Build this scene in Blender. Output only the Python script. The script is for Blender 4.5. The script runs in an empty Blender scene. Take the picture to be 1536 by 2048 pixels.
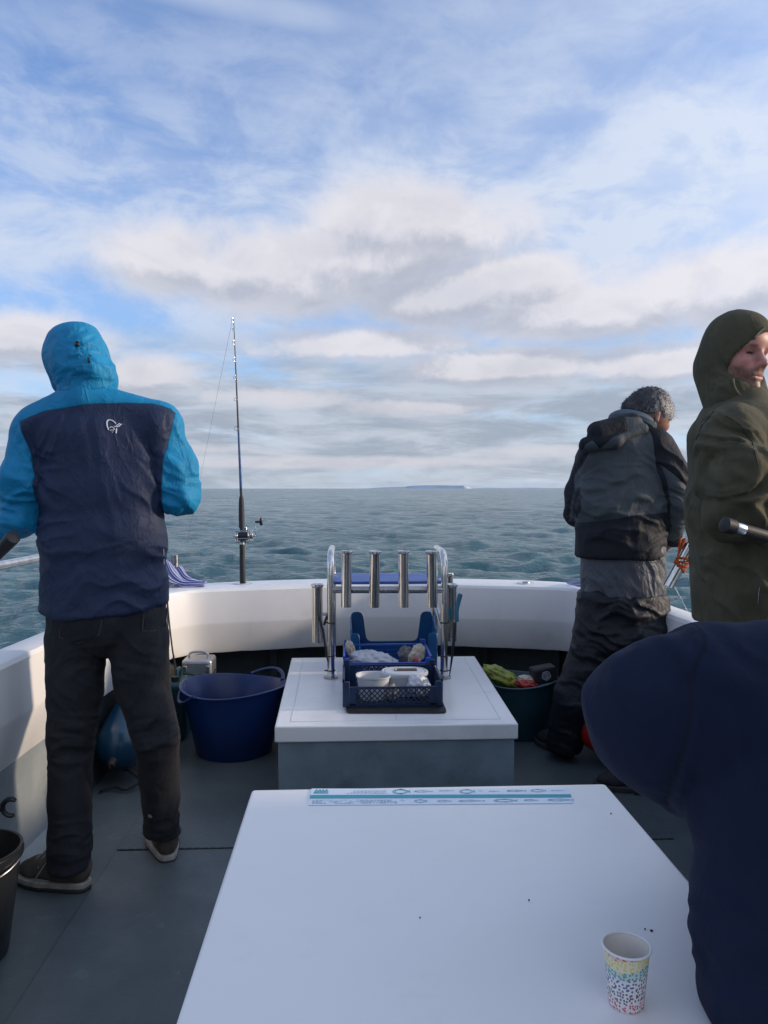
import bpy, bmesh, math, random
import numpy as np
from mathutils import Vector, Matrix, noise
from mathutils.bvhtree import BVHTree
random.seed(7); RS = np.random.RandomState(11)
sc = bpy.context.scene
COL = sc.collection
PI = math.pi
# ------------------------------------------------------------------ camera
CAM = Vector((-0.18, 0.0, 1.30))
YAW = math.radians(2.53); PITCH = math.radians(1.75); FPX = 1540.0
cam_d = bpy.data.cameras.new('camera'); cam = bpy.data.objects.new('camera', cam_d)
COL.objects.link(cam); sc.camera = cam
cam.location = CAM
cam.rotation_euler = (PI/2 - PITCH, 0, -YAW)
cam_d.sensor_fit = 'VERTICAL'; cam_d.sensor_height = 36; cam_d.lens = FPX/2048*36
cam_d.clip_start = 0.05; cam_d.clip_end = 60000
_fw = Vector((math.sin(YAW)*math.cos(PITCH), math.cos(YAW)*math.cos(PITCH), -math.sin(PITCH)))
_rt = Vector((math.cos(YAW), -math.sin(YAW), 0)); _up = _rt.cross(_fw)
def W(px, py, d):
    """point seen at photo pixel (px,py) at forward distance d"""
    return CAM + _fw*d + _rt*((px-768)*d/FPX) + _up*((1024-py)*d/FPX)
def WZ(px, py, z):
    """point seen at photo pixel that lies at height z"""
    r = _fw + _rt*((px-768)/FPX) + _up*((1024-py)/FPX)
    return CAM + r*((z-CAM.z)/r.z)
# ------------------------------------------------------------------ view / light
sc.view_settings.view_transform = 'Standard'; sc.view_settings.look = 'None'
sc.view_settings.gamma = 1; sc.view_settings.use_curve_mapping = False
sc.view_settings.exposure = 0.30
SUN_EL = math.radians(13); SUN_AZ = math.radians(91)     # azimuth from +Y (bow) towards +X (starboard)
to_sun = Vector((math.sin(SUN_AZ)*math.cos(SUN_EL), math.cos(SUN_AZ)*math.cos(SUN_EL), math.sin(SUN_EL)))
sd = bpy.data.lights.new('sun', 'SUN'); sun = bpy.data.objects.new('sun', sd); COL.objects.link(sun)
sd.energy = 2.6; sd.angle = math.radians(4); sd.color = (1.0, 0.80, 0.60)
sun.rotation_euler = (-to_sun).to_track_quat('-Z', 'Y').to_euler()

class NT:
    """tiny node builder"""
    def __init__(s, nt): s.nt = nt; s.n = nt.nodes; s.l = nt.links
    def node(s, t, **kw):
        n = s.n.new(t)
        for k, v in kw.items():
            if k.startswith('_'): setattr(n, k[1:], v)
        return n
    def put(s, sock, v):
        if hasattr(v, 'is_output'): s.l.new(v, sock)
        elif v is not None:
            try: sock.default_value = v
            except Exception: sock.default_value = tuple(v)+(1,)
    def m(s, op, a, b=None, c=None, clamp=False):
        n = s.n.new('ShaderNodeMath'); n.operation = op; n.use_clamp = clamp
        s.put(n.inputs[0], a)
        if b is not None: s.put(n.inputs[1], b)
        if c is not None: s.put(n.inputs[2], c)
        return n.outputs[0]
    def vm(s, op, a, b=None):
        n = s.n.new('ShaderNodeVectorMath'); n.operation = op
        s.put(n.inputs[0], a)
        if b is not None: s.put(n.inputs[1], b)
        return n.outputs['Value'] if op in ('DOT_PRODUCT', 'LENGTH') else n.outputs[0]
    def comb(s, x, y, z):
        n = s.n.new('ShaderNodeCombineXYZ')
        for i, v in enumerate((x, y, z)): s.put(n.inputs[i], v)
        return n.outputs[0]
    def sep(s, v):
        n = s.n.new('ShaderNodeSeparateXYZ'); s.put(n.inputs[0], v); return n.outputs
    def noise(s, vec, scale=1, detail=4, rough=.5, dist=0, lac=2):
        n = s.n.new('ShaderNodeTexNoise'); s.put(n.inputs['Vector'], vec)
        for k, v in (('Scale', scale), ('Detail', detail), ('Roughness', rough), ('Distortion', dist), ('Lacunarity', lac)): s.put(n.inputs[k], v)
        return n.outputs['Fac']
    def mix(s, f, a, b, blend='MIX'):
        n = s.n.new('ShaderNodeMix'); n.data_type = 'RGBA'; n.blend_type = blend
        s.put(n.inputs[0], f)
        for k, v in ((6, a), (7, b)):
            if isinstance(v, (tuple, list)) and len(v) == 3: v = tuple(v)+(1,)
            s.put(n.inputs[k], v)
        return n.outputs[2]
    def ss(s, v, lo, hi, a=0, b=1):
        n = s.n.new('ShaderNodeMapRange'); n.interpolation_type = 'SMOOTHSTEP'
        s.put(n.inputs[0], v); s.put(n.inputs[1], lo); s.put(n.inputs[2], hi); s.put(n.inputs[3], a); s.put(n.inputs[4], b)
        return n.outputs[0]

world = bpy.data.worlds.new('World'); sc.world = world; world.use_nodes = True
def build_world():
    nt = world.node_tree; nt.nodes.clear(); g = NT(nt)
    sky = g.node('ShaderNodeTexSky'); sky.sky_type = 'NISHITA'; sky.sun_disc = False
    sky.sun_elevation = SUN_EL; sky.sun_rotation = SUN_AZ
    sky.air_density = 1.0; sky.dust_density = 0.6; sky.ozone_density = 2.0
    tc = g.node('ShaderNodeTexCoord').outputs['Generated']
    x, y, z = g.sep(tc)
    az0 = g.m('ARCTAN2', x, y)                                  # 0 ahead, + to starboard
    az = g.m('SUBTRACT', az0, YAW)                              # measured from the photo's centre line
    el = g.m('ARCSINE', g.m('MINIMUM', g.m('MAXIMUM', z, -1.0), 1.0))
    elp = g.m('MAXIMUM', el, 0.0)
    # flat-layer coordinates (perspective of a cloud deck)
    zz = g.m('ADD', g.m('MAXIMUM', z, 0.0), 0.045)
    pl = g.comb(g.m('DIVIDE', x, zz), g.m('DIVIDE', y, zz), 0.0)
    # warp for ragged outlines
    q = g.comb(g.m('MULTIPLY', az, 1.0), g.m('MULTIPLY', el, 1.9), 0.0)
    n1 = g.noise(q, 5.5, 7, .55, .3)
    n2 = g.noise(g.vm('ADD', q, (7.3, 2.1, 0)), 16.0, 6, .6, .2)
    wob = g.m('ADD', g.m('MULTIPLY', g.m('SUBTRACT', n1, .5), 1.6), g.m('MULTIPLY', g.m('SUBTRACT', n2, .5), .55))
    def U(px): return math.atan((px-768)/FPX)
    def V(py): return math.atan((977-py)/FPX)
    def blob(px, py, rx, ry, amp=1.0):
        du = g.m('DIVIDE', g.m('SUBTRACT', az, U(px)), rx/FPX)
        dv = g.m('DIVIDE', g.m('SUBTRACT', el, V(py)), ry/FPX)
        r2 = g.m('ADD', g.m('MULTIPLY', du, du), g.m('MULTIPLY', dv, dv))
        return g.m('MULTIPLY', g.m('EXPONENT', g.m('MULTIPLY', r2, -1.0)), amp)
    def total(bl):
        t = None
        for b in bl:
            v = blob(*b); t = v if t is None else g.m('MAXIMUM', t, v)
        return t
    blobs = [(600, 560, 320, 88, 1.05), (815, 462, 250, 98, 1.08), (720, 520, 330, 80, 1.05), (330, 545, 170, 78, .95), (930, 600, 300, 74, 1.05), (1150, 640, 360, 66, 1.0), (1010, 560, 190, 50, .9),
             (1470, 610, 300, 88, 1.05), (50, 705, 190, 62, .95), (300, 760, 110, 52, .9), (760, 690, 300, 46, .85), (1000, 735, 300, 50, .9), (1330, 740, 280, 52, .85), (1900, 560, 300, 110, 1.0), (-420, 640, 320, 120, 1.0),
             (560, 800, 190, 28, .78), (860, 815, 260, 26, .75), (700, 925, 420, 16, .85), (1150, 905, 300, 18, .75), (380, 900, 200, 16, .6)]
    gen_mem = {}
    def density(off, fine=True):
        e_ = g.m('ADD', el, off)
        t = None
        for px, py, rx, ry, amp in blobs:
            du = g.m('DIVIDE', g.m('SUBTRACT', az, U(px)), rx/FPX); dv = g.m('DIVIDE', g.m('SUBTRACT', e_, V(py)), ry/FPX)
            v = g.m('MULTIPLY', g.m('EXPONENT', g.m('MULTIPLY', g.m('ADD', g.m('MULTIPLY', du, du), g.m('MULTIPLY', dv, dv)), -1.0)), amp)
            t = v if t is None else g.m('MAXIMUM', t, v)
        gen = g.noise(g.comb(az, g.m('MULTIPLY', e_, 3.2), 4.0), 2.6, 4, .5)
        side = g.ss(g.m('ABSOLUTE', az), .75, 1.1)
        belt = g.m('MULTIPLY', g.ss(e_, .02, .10), g.ss(e_, .60, .34))
        t = g.m('MAXIMUM', t, g.m('MULTIPLY', g.m('MULTIPLY', g.ss(gen, .40, .58), side), belt))
        sc_ = g.m('DIVIDE', 1.0, g.m('ADD', g.m('MULTIPLY', g.m('MAXIMUM', e_, 0.0), 1.6), .46))     # clouds get finer and flatter low down
        q_ = g.comb(g.m('MULTIPLY', az, 1.25), g.m('MULTIPLY', g.m('MULTIPLY', e_, 1.9), sc_), 0.0)
        w1 = g.noise(q_, 5.6, 9, .60, .25); w2 = g.noise(g.vm('ADD', q_, (7.3, 2.1, 0)), 17.0, 7, .66, .1)
        wob = g.m('ADD', g.m('MULTIPLY', g.m('SUBTRACT', w1, .5), 1.15), g.m('MULTIPLY', g.m('SUBTRACT', w2, .5), .70))
        return g.m('ADD', t, g.m('MULTIPLY', wob, .72)), w1, w2
    dens, w1, w2 = density(0.0)
    dup_, _, _ = density(.030)
    cum = g.m('MULTIPLY', g.ss(dens, .24, .78), g.ss(el, .0, .02, .5, 1.0))
    topn = g.ss(g.m('SUBTRACT', dens, dup_), -.14, .22)                   # tops catch the light, bases stay grey
    thick = g.ss(dens, .55, 1.15)
    n3 = g.noise(g.vm('ADD', q, (3.0, 9.0, 0)), 8.0, 6, .55, .4)
    tone = g.m('SUBTRACT', g.m('ADD', g.m('ADD', g.m('MULTIPLY', thick, .30), g.m('MULTIPLY', g.ss(n3, .62, .38), .34)), g.m('MULTIPLY', g.m('SUBTRACT', 1.0, topn), .72)), .22, clamp=True)
    tone = g.m('ADD', tone, g.ss(el, .20, .07, 0.0, .45), clamp=True)
    ccol = g.mix(tone, (6.5, 6.35, 6.75), (3.75, 4.0, 4.75))
    # low layered bank close to the horizon
    lq = g.comb(g.m('MULTIPLY', az, 3.0), g.m('MULTIPLY', el, 17.0), 1.0)
    ln = g.noise(lq, 1.7, 7, .58, .45)
    lowmask = g.m('MULTIPLY', g.m('MULTIPLY', g.ss(el, .22, .12), g.ss(el, -.01, .012, .35, 1)), g.ss(ln, .30, .50))
    lowcol = g.mix(g.ss(g.noise(g.vm('ADD', lq, (0, 3, 2)), 2.0, 7, .62, .3), .38, .64), (2.8, 3.25, 3.95), (4.5, 4.9, 5.6))
    # thin high cloud
    rot = g.node('ShaderNodeVectorRotate'); rot.rotation_type = 'Z_AXIS'; g.put(rot.inputs['Vector'], pl); g.put(rot.inputs['Angle'], math.radians(-16))
    rv = g.vm('MULTIPLY', rot.outputs[0], (.62, 1.15, 1))
    ci = g.noise(rv, 1.1, 8, .55, .45)
    ci3 = g.noise(g.vm('MULTIPLY', pl, (1.0, 1.35, 1)), 2.8, 5, .55, .4)
    ci2 = g.noise(g.vm('MULTIPLY', pl, (.3, .45, 1)), 1.0, 4, .5, .3)
    rightside = g.ss(az, -.45, .40, -.03, .13)
    cm = g.m('ADD', g.m('ADD', g.m('MULTIPLY', ci, .5), g.m('MULTIPLY', ci2, .38)), g.m('ADD', g.m('MULTIPLY', ci3, .20), rightside))
    cmask = g.m('MULTIPLY', g.ss(cm, .43, .80), g.ss(el, .16, .34))
    veil = g.ss(el, .60, .26, 0.14, .62)
    tp = g.ss(el, .5, .9, 0, .28)
    cmask = g.m('ADD', g.m('MULTIPLY', cmask, .72), g.m('MULTIPLY', g.m('ADD', veil, tp), g.ss(g.noise(g.vm('ADD', q, (1, 5, 0)), 7.5, 8, .62, .35), .36, .66, .40, 1.30)), clamp=True)
    slope = g.m('ADD', el, g.m('MULTIPLY', az, .115))                       # a long streak rising to port
    st = g.m('DIVIDE', g.m('SUBTRACT', slope, V(82)-.115*0+.0), .026)
    streak = g.m('MULTIPLY', g.m('EXPONENT', g.m('MULTIPLY', g.m('MULTIPLY', st, st), -1.0)), g.m('MULTIPLY', g.ss(ci, .38, .6, .25, .8), g.ss(az, .28, .02)))
    cmask = g.m('MAXIMUM', cmask, streak)
    clear = g.mix(1.0, sky.outputs[0], SKYTINT, 'MULTIPLY')
    hz = g.ss(el, .20, .0)
    clear = g.mix(g.m('MULTIPLY', hz, .8), clear, (3.9, 4.8, 6.1))
    sund = g.m('MAXIMUM', g.vm('DOT_PRODUCT', tc, tuple(to_sun)), 0.0); glow = g.m('ADD', 1.0, g.m('MULTIPLY', g.m('POWER', sund, 3.0), .7))
    c = g.mix(cmask, clear, (5.2, 5.85, 7.1))
    c = g.mix(g.m('MULTIPLY', lowmask, .88), c, lowcol)
    c = g.mix(g.m('MULTIPLY', cum, .92), c, ccol)
    c = g.mix(1.0, c, g.comb(glow, glow, glow), 'MULTIPLY')
    below = g.ss(el, -.004, -.03)
    c = g.mix(below, c, (2.0, 2.8, 3.2))
    bg = g.node('ShaderNodeBackground'); g.put(bg.inputs[0], c); bg.inputs[1].default_value = 0.1
    out = g.node('ShaderNodeOutputWorld'); g.l.new(bg.outputs[0], out.inputs[0])
SKYTINT = (1.00, 1.44, 2.12)
build_world()

# ------------------------------------------------------------------ helpers
def tag(o, label=None, cat=None, group=None, kind=None):
    if label: o['label'] = label
    if cat: o['category'] = cat
    if group: o['group'] = group
    if kind: o['kind'] = kind
    return o
def thing(name, loc, label, cat, group=None):
    o = bpy.data.objects.new(name, None); COL.objects.link(o); o.location = loc
    o.empty_display_size = .05
    return tag(o, label, cat, group)
def link_mesh(name, me, parent=None, mat=None, smooth=True, origin=None):
    o = bpy.data.objects.new(name, me); COL.objects.link(o)
    if parent is not None:
        o.parent = parent
        o.matrix_parent_inverse = Matrix.Translation(parent_loc(parent)).inverted()
    if mat is not None:
        for m in (mat if isinstance(mat, list) else [mat]): me.materials.append(m)
    if smooth and len(me.polygons): me.polygons.foreach_set('use_smooth', [True]*len(me.polygons))
    return o
def parent_loc(p):
    l = Vector(p.location)
    return l if p.parent is None else l      # children meshes sit at the world origin
class MB:
    """collects shapes (world coordinates) into one mesh"""
    def __init__(s): s.v = []; s.f = []; s.mi = []; s.uv = None; s.cm = 0
    def add(s, vs, fs):
        b = len(s.v); s.v += [tuple(v) for v in vs]; s.f += [tuple(b+i for i in f) for f in fs]; s.mi += [s.cm]*len(fs); return s
    def box(s, c, size, rot=None):
        c = Vector(c); hx, hy, hz = [k/2 for k in size]
        vs = [Vector((sx*hx, sy*hy, sz*hz)) for sx in (-1, 1) for sy in (-1, 1) for sz in (-1, 1)]
        if rot is not None: vs = [rot @ v for v in vs]
        return s.add([v+c for v in vs], [(0, 1, 3, 2), (4, 6, 7, 5), (0, 4, 5, 1), (2, 3, 7, 6), (0, 2, 6, 4), (1, 5, 7, 3)])
    def tube(s, pts, r, n=12, cap=True, close=False, flat=None):
        pts = [Vector(p) for p in pts]; N = len(pts)
        rr = r if isinstance(r, (list, tuple)) else [r]*N
        rings = []; prev = None
        for i in range(N):
            a = pts[(i-1) % N] if (close or i > 0) else pts[i]; b = pts[(i+1) % N] if (close or i < N-1) else pts[i]
            t = (b-a).normalized()
            if prev is None:
                h = Vector((0, 0, 1)) if abs(t.z) < .9 else Vector((1, 0, 0)); u = t.cross(h).normalized()
            else: u = (prev - t*prev.dot(t)).normalized()
            prev = u; w = t.cross(u)
            rings.append([pts[i]+(u*math.cos(2*PI*k/n)+w*math.sin(2*PI*k/n)*(flat or 1))*rr[i] for k in range(n)])
        vs = [p for r_ in rings for p in r_]; fs = []
        for i in range(N if close else N-1):
            j = (i+1) % N
            for k in range(n): fs.append((i*n+k, i*n+(k+1) % n, j*n+(k+1) % n, j*n+k))
        if cap and not close: fs += [tuple(range(n))[::-1], tuple((N-1)*n+k for k in range(n))]
        return s.add(vs, fs)
    def lathe(s, prof, c=(0, 0, 0), n=32, rot=None, sx=1, sy=1):
        c = Vector(c); vs = []; fs = []
        for (r, z) in prof:
            for k in range(n):
                v = Vector((r*math.cos(2*PI*k/n)*sx, r*math.sin(2*PI*k/n)*sy, z))
                if rot is not None: v = rot @ v
                vs.append(v+c)
        for i in range(len(prof)-1):
            for k in range(n): fs.append((i*n+k, i*n+(k+1) % n, (i+1)*n+(k+1) % n, (i+1)*n+k))
        if prof[0][0] > 1e-5 and getattr(s, 'capb', True): fs.append(tuple(range(n))[::-1])
        if prof[-1][0] > 1e-5 and getattr(s, 'capt', True): fs.append(tuple((len(prof)-1)*n+k for k in range(n)))
        return s.add(vs, fs)
    def prism(s, pts, d):
        """closed polygon pts (3D) extruded by vector d"""
        n = len(pts); d = Vector(d); vs = [Vector(p) for p in pts]+[Vector(p)+d for p in pts]
        return s.add(vs, [tuple(range(n))[::-1], tuple(range(n, 2*n))]+[(i, (i+1) % n, n+(i+1) % n, n+i) for i in range(n)])
    def ell(s, c, r, rot=None, nu=14, nv=9):
        c = Vector(c); vs = []; fs = []
        for j in range(nv+1):
            th = PI*j/nv
            for k in range(nu):
                v = Vector((r[0]*math.sin(th)*math.cos(2*PI*k/nu), r[1]*math.sin(th)*math.sin(2*PI*k/nu), r[2]*math.cos(th)))
                if rot is not None: v = rot @ v
                vs.append(v+c)
        for j in range(nv):
            for k in range(nu): fs.append((j*nu+k, (j+1)*nu+k, (j+1)*nu+(k+1) % nu, j*nu+(k+1) % nu))
        return s.add(vs, fs)
    def build(s, name, mat, parent=None, bevel=0, smooth=True, seg=2, angle=35, merge=True):
        me = bpy.data.meshes.new(name); me.from_pydata(s.v, [], s.f)
        o = link_mesh(name, me, parent, mat, False)
        me.polygons.foreach_set('material_index', s.mi)
        bm = bmesh.new(); bm.from_mesh(me)
        if merge: bmesh.ops.remove_doubles(bm, verts=bm.verts, dist=1e-6)
        bmesh.ops.recalc_face_normals(bm, faces=bm.faces); bm.to_mesh(me); bm.free()
        if smooth:
            for p in me.polygons: p.use_smooth = True
            ang = math.radians(angle)
            try: me.set_sharp_from_angle(angle=ang)
            except Exception: pass
        if bevel:
            b = o.modifiers.new('bevel', 'BEVEL'); b.width = bevel; b.segments = seg; b.limit_method = 'ANGLE'; b.angle_limit = math.radians(35)
            b.harden_normals = False
        return o
def spline(pts, n=8, close=False):
    P = [Vector(p) for p in pts]; out = []; N = len(P)
    for i in range(N if close else N-1):
        p0 = P[(i-1) % N] if close or i > 0 else P[0]; p1 = P[i]; p2 = P[(i+1) % N]; p3 = P[(i+2) % N] if close or i < N-2 else P[-1]
        for k in range(n):
            t = k/n
            out.append(.5*((2*p1)+(p2-p0)*t+(2*p0-5*p1+4*p2-p3)*t*t+(-p0+3*p1-3*p2+p3)*t**3))
    if not close: out.append(P[-1])
    return out
def principled(name):
    m = bpy.data.materials.new(name); m.use_nodes = True
    g = NT(m.node_tree); b = m.node_tree.nodes['Principled BSDF']
    return m, g, b
def mat(name, col, rough=.5, metal=0, var=.08, vs=6, bump=0, bs=60, spec=.5, dirt=None, dirts=3, detail=5, stretch=(1, 1, 1), coat=0, rvar=.0):
    m, g, b = principled(name)
    tc = g.node('ShaderNodeTexCoord').outputs['Object']
    v = g.vm('MULTIPLY', tc, stretch)
    n = g.noise(v, vs, detail, .6)
    c2 = tuple(max(0, k*(1-var*2)) for k in col); c1 = tuple(min(1, k*(1+var)) for k in col)
    c = g.mix(g.ss(n, .3, .7), c2, c1)
    if dirt:
        dn = g.noise(g.vm('ADD', tc, (3, 5, 1)), dirts, 8, .65)
        c = g.mix(g.ss(dn, .52, .74, 0, .75), c, dirt)
    g.put(b.inputs['Base Color'], c)
    if rvar: g.put(b.inputs['Roughness'], g.ss(g.noise(v, vs*2.3, 5, .6), .3, .7, rough-rvar, rough+rvar))
    else: b.inputs['Roughness'].default_value = rough
    b.inputs['Metallic'].default_value = metal
    b.inputs['Specular IOR Level'].default_value = spec
    if coat: b.inputs['Coat Weight'].default_value = coat; b.inputs['Coat Roughness'].default_value = .15
    if bump:
        bn = g.node('ShaderNodeBump'); bn.inputs['Strength'].default_value = 1; bn.inputs['Distance'].default_value = bump
        g.put(bn.inputs['Height'], g.noise(v, bs, 4, .6)); g.l.new(bn.outputs[0], b.inputs['Normal'])
    return m
M = {}
M['gel'] = mat('white_gelcoat', (.84, .83, .81), .34, var=.015, vs=2.2, bump=.0005, bs=9, dirt=(.66, .66, .63), dirts=2.6, coat=.2)
M['gel_top'] = mat('white_gunwale_paint', (.82, .81, .80), .4, var=.03, vs=3, bump=.0008, bs=40, dirt=(.62, .62, .6), dirts=4)
M['table'] = mat('white_table_laminate', (.84, .815, .79), .38, var=.012, vs=1.7, bump=.0004, bs=7, dirt=(.79, .77, .75), dirts=11, coat=.1, rvar=.08)
M['grey_paint'] = mat('grey_bulkhead_paint', (.20, .26, .29), .5, var=.14, vs=3, bump=.0015, bs=25, dirt=(.09, .11, .12), dirts=4)
M['side_paint'] = mat('pale_grey_side_paint', (.27, .30, .31), .5, var=.10, vs=3, bump=.0015, bs=20, dirt=(.17, .19, .19), dirts=3)
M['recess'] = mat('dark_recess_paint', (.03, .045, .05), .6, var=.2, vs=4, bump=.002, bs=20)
M['steel'] = mat('polished_stainless_steel', (.74, .71, .67), .18, 1, var=.12, vs=5, stretch=(8, 8, .7), rvar=.05, bump=.0002, bs=60)
M['steel_dull'] = mat('weathered_stainless_steel', (.42, .41, .41), .28, 1, var=.15, vs=8, rvar=.08)
M['black'] = mat('black_rubber', (.018, .018, .02), .6, var=.2, vs=20, bump=.0006, bs=160)
M['black_gloss'] = mat('black_plastic', (.015, .016, .018), .3, var=.1)
M['tub'] = mat('blue_tub_plastic', (.003, .024, .12), .38, var=.12, vs=4, bump=.0006, bs=18)
M['tub_teal'] = mat('dark_teal_tub_plastic', (.012, .055, .075), .45, var=.12, vs=4, bump=.0006, bs=18)
M['crate_navy'] = mat('navy_crate_plastic', (.006, .025, .075), .42, var=.1)
M['crate_blue'] = mat('bright_blue_crate_plastic', (.015, .08, .42), .4, var=.1)
M['bin_blue'] = mat('sea_blue_bin_plastic', (.004, .10, .28), .4, var=.15, vs=5)
M['fender_blue'] = mat('blue_vinyl', (.006, .055, .12), .3, var=.15, vs=4, coat=.2)
M['red'] = mat('red_vinyl', (.45, .018, .012), .4, var=.12)
M['teal'] = mat('teal_rubber', (.004, .13, .16), .5)
M['bluepad'] = mat('blue_bait_board', (.05, .13, .42), .5, var=.12, vs=12)
M['orange'] = mat('orange_cord', (.50, .09, .015), .8, var=.25, vs=60, bump=.001, bs=300)
M['cord'] = mat('black_cord', (.012, .012, .015), .8)
M['alu'] = mat('brushed_case_metal', (.45, .47, .50), .32, .75, var=.1, vs=10)
M['lime'] = mat('yellow_green_bag', (.30, .33, .045), .45, var=.25, vs=14, bump=.003, bs=30)
M['redprint'] = mat('red_printed_wrapper', (.55, .05, .04), .4, var=.3, vs=40)
M['whiteplastic'] = mat('white_tub_plastic', (.62, .64, .66), .35, var=.04)
M['label_dark'] = mat('brown_food_label', (.075, .045, .04), .5, var=.4, vs=90)
M['cream'] = mat('cream_paper', (.62, .54, .42), .7, var=.15, vs=20, bump=.001, bs=60)
M['logo'] = mat('pale_print', (.62, .64, .72), .6, var=.04)
M['hook'] = mat('silver_trim', (.62, .63, .65), .25, 1)
# ------------------------------------------------------------------ numpy noise and implicit surfaces (for bodies and clothes)
_perm = RS.permutation(256).astype(np.int64)
def _h(ix, iy, iz): return _perm[(_perm[(_perm[ix & 255]+iy) & 255]+iz) & 255]/255.0
def vnoise(p):
    """smooth value noise 0..1 on an (n,3) array"""
    i = np.floor(p).astype(np.int64); f = p-i; f = f*f*f*(f*(f*6-15)+10)
    x, y, z = i.T; fx, fy, fz = f.T; r = 0
    for a in (0, 1):
        wa = fx if a else 1-fx
        for b in (0, 1):
            wb = fy if b else 1-fy
            for c in (0, 1):
                wc = fz if c else 1-fz
                r = r+_h(x+a, y+b, z+c)*wa*wb*wc
    return r
def fbm(p, o=3):
    s = 0; a = .5; t = 0
    for k in range(o): s = s+vnoise(p*(2**k)+k*17.3)*a; t += a; a *= .5
    return s/t
def ridge(p, o=2):
    """sharp crease lines: 1 on the crease, 0 away"""
    n = fbm(p, o); return np.clip(1-np.abs(n-.5)*5.0, 0, 1)
class SDF:
    def __init__(s, lo, hi, vox, axes=None):
        if axes is None: axes = [np.arange(lo[i], hi[i]+vox, vox, dtype=np.float32) for i in range(3)]
        s.ax = axes; s.F = np.full([len(a) for a in axes], 1.0, np.float32)
    def _sub(s, lo, hi):
        sl = []
        for a, l, h in zip(s.ax, lo, hi):
            i0 = max(0, int(np.searchsorted(a, l))-1); i1 = min(len(a), int(np.searchsorted(a, h))+1)
            if i1 <= i0: return None
            sl.append(slice(i0, i1))
        return tuple(sl)
    def grid(s, sl):
        return np.meshgrid(s.ax[0][sl[0]], s.ax[1][sl[1]], s.ax[2][sl[2]], indexing='ij', sparse=True)
    def seg(s, a, b, ra, rb, side=(1, 0, 0), k=.03, op='u', mg=None):
        """elliptic cone from a to b; ra, rb = (half width along side, half depth)"""
        a = np.array(a, np.float32); b = np.array(b, np.float32)
        ra = (ra, ra) if np.isscalar(ra) else ra; rb = (rb, rb) if np.isscalar(rb) else rb
        R = max(ra+rb)+.04+k*1.5
        sl = s._sub(np.minimum(a, b)-R, np.maximum(a, b)+R)
        if sl is None: return s
        X, Y, Z = s.grid(sl)
        ab = b-a; L = float(np.linalg.norm(ab)); 
        if L < 1e-6: ab = np.array((0, 0, 1e-4), np.float32); L = 1e-4
        t_ = ab/L; sd_ = np.array(side, np.float32); sd_ = sd_-t_*sd_.dot(t_)
        if np.linalg.norm(sd_) < 1e-4: sd_ = np.cross(t_, (0, 0, 1))
        sd_ /= np.linalg.norm(sd_); nn = np.cross(t_, sd_)
        px, py, pz = X-a[0], Y-a[1], Z-a[2]
        al = px*t_[0]+py*t_[1]+pz*t_[2]; t = np.clip(al/L, 0, 1)
        qs = px*sd_[0]+py*sd_[1]+pz*sd_[2]; qn = px*nn[0]+py*nn[1]+pz*nn[2]; qt = al-t*L
        rx = ra[0]+(rb[0]-ra[0])*t; ry = ra[1]+(rb[1]-ra[1])*t; rt = np.minimum(rx, ry)
        d = (np.sqrt((qs/rx)**2+(qn/ry)**2+(qt/rt)**2)-1)*rt
        s._op(sl, d, k, op); return s
    def ball(s, c, r, rot=None, k=.03, op='u'):
        c = np.array(c, np.float32); r = (r, r, r) if np.isscalar(r) else r
        R = max(r)+.04+k*1.5; sl = s._sub(c-R, c+R)
        if sl is None: return s
        X, Y, Z = s.grid(sl); px, py, pz = X-c[0], Y-c[1], Z-c[2]
        if rot is not None:
            q = [px*rot[0][j]+py*rot[1][j]+pz*rot[2][j] for j in range(3)]
        else: q = [px, py, pz]
        d = (np.sqrt((q[0]/r[0])**2+(q[1]/r[1])**2+(q[2]/r[2])**2)-1)*min(r)
        s._op(sl, d, k, op); return s
    def _op(s, sl, d, k, op):
        F = s.F[sl]
        if op == 'u':
            h = np.clip(.5+.5*(F-d)/k, 0, 1); s.F[sl] = F*(1-h)+d*h-k*h*(1-h)
        else:
            d = -d; h = np.clip(.5-.5*(F-d)/k, 0, 1); s.F[sl] = F*(1-h)+d*h+k*h*(1-h)
    def cut(s, fn, k=.006):
        """keep where fn(X,Y,Z) < 0"""
        X, Y, Z = s.grid((slice(None),)*3); d = (fn(X, Y, Z)+np.zeros_like(s.F)).astype(np.float32)
        h = np.clip(.5-.5*(s.F-d)/k, 0, 1); s.F = s.F*(1-h)+d*h+k*h*(1-h); return s
    def mesh(s):
        F = s.F; X, Y, Z = s.ax; F[0] = F[-1] = 1; F[:, 0] = F[:, -1] = 1; F[:, :, 0] = F[:, :, -1] = 1
        ins = F < 0
        cnt = None; nx, ny, nz = F.shape
        c0 = ins[:-1, :-1, :-1]; al = c0.copy(); an = c0.copy()
        for a in (0, 1):
            for b in (0, 1):
                for c in (0, 1):
                    t = ins[a:nx-1+a, b:ny-1+b, c:nz-1+c]; al &= t; an |= t
        act = an & ~al
        I, J, K = np.nonzero(act); idx = np.full(act.shape, -1, np.int64); idx[I, J, K] = np.arange(len(I))
        acc = np.zeros((len(I), 3)); n = np.zeros(len(I))
        C = [(a, b, c) for a in (0, 1) for b in (0, 1) for c in (0, 1)]
        for p in C:
            for ax in range(3):
                if p[ax]: continue
                q = list(p); q[ax] = 1
                f0 = F[I+p[0], J+p[1], K+p[2]]; f1 = F[I+q[0], J+q[1], K+q[2]]
                m = (f0 < 0) != (f1 < 0); t = np.where(m, f0/np.where(m, f0-f1, 1), 0)
                P0 = np.stack([X[I+p[0]], Y[J+p[1]], Z[K+p[2]]], 1); P1 = np.stack([X[I+q[0]], Y[J+q[1]], Z[K+q[2]]], 1)
                acc += np.where(m[:, None], P0+(P1-P0)*t[:, None], 0); n += m
        V = acc/n[:, None]; fs = []
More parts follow.
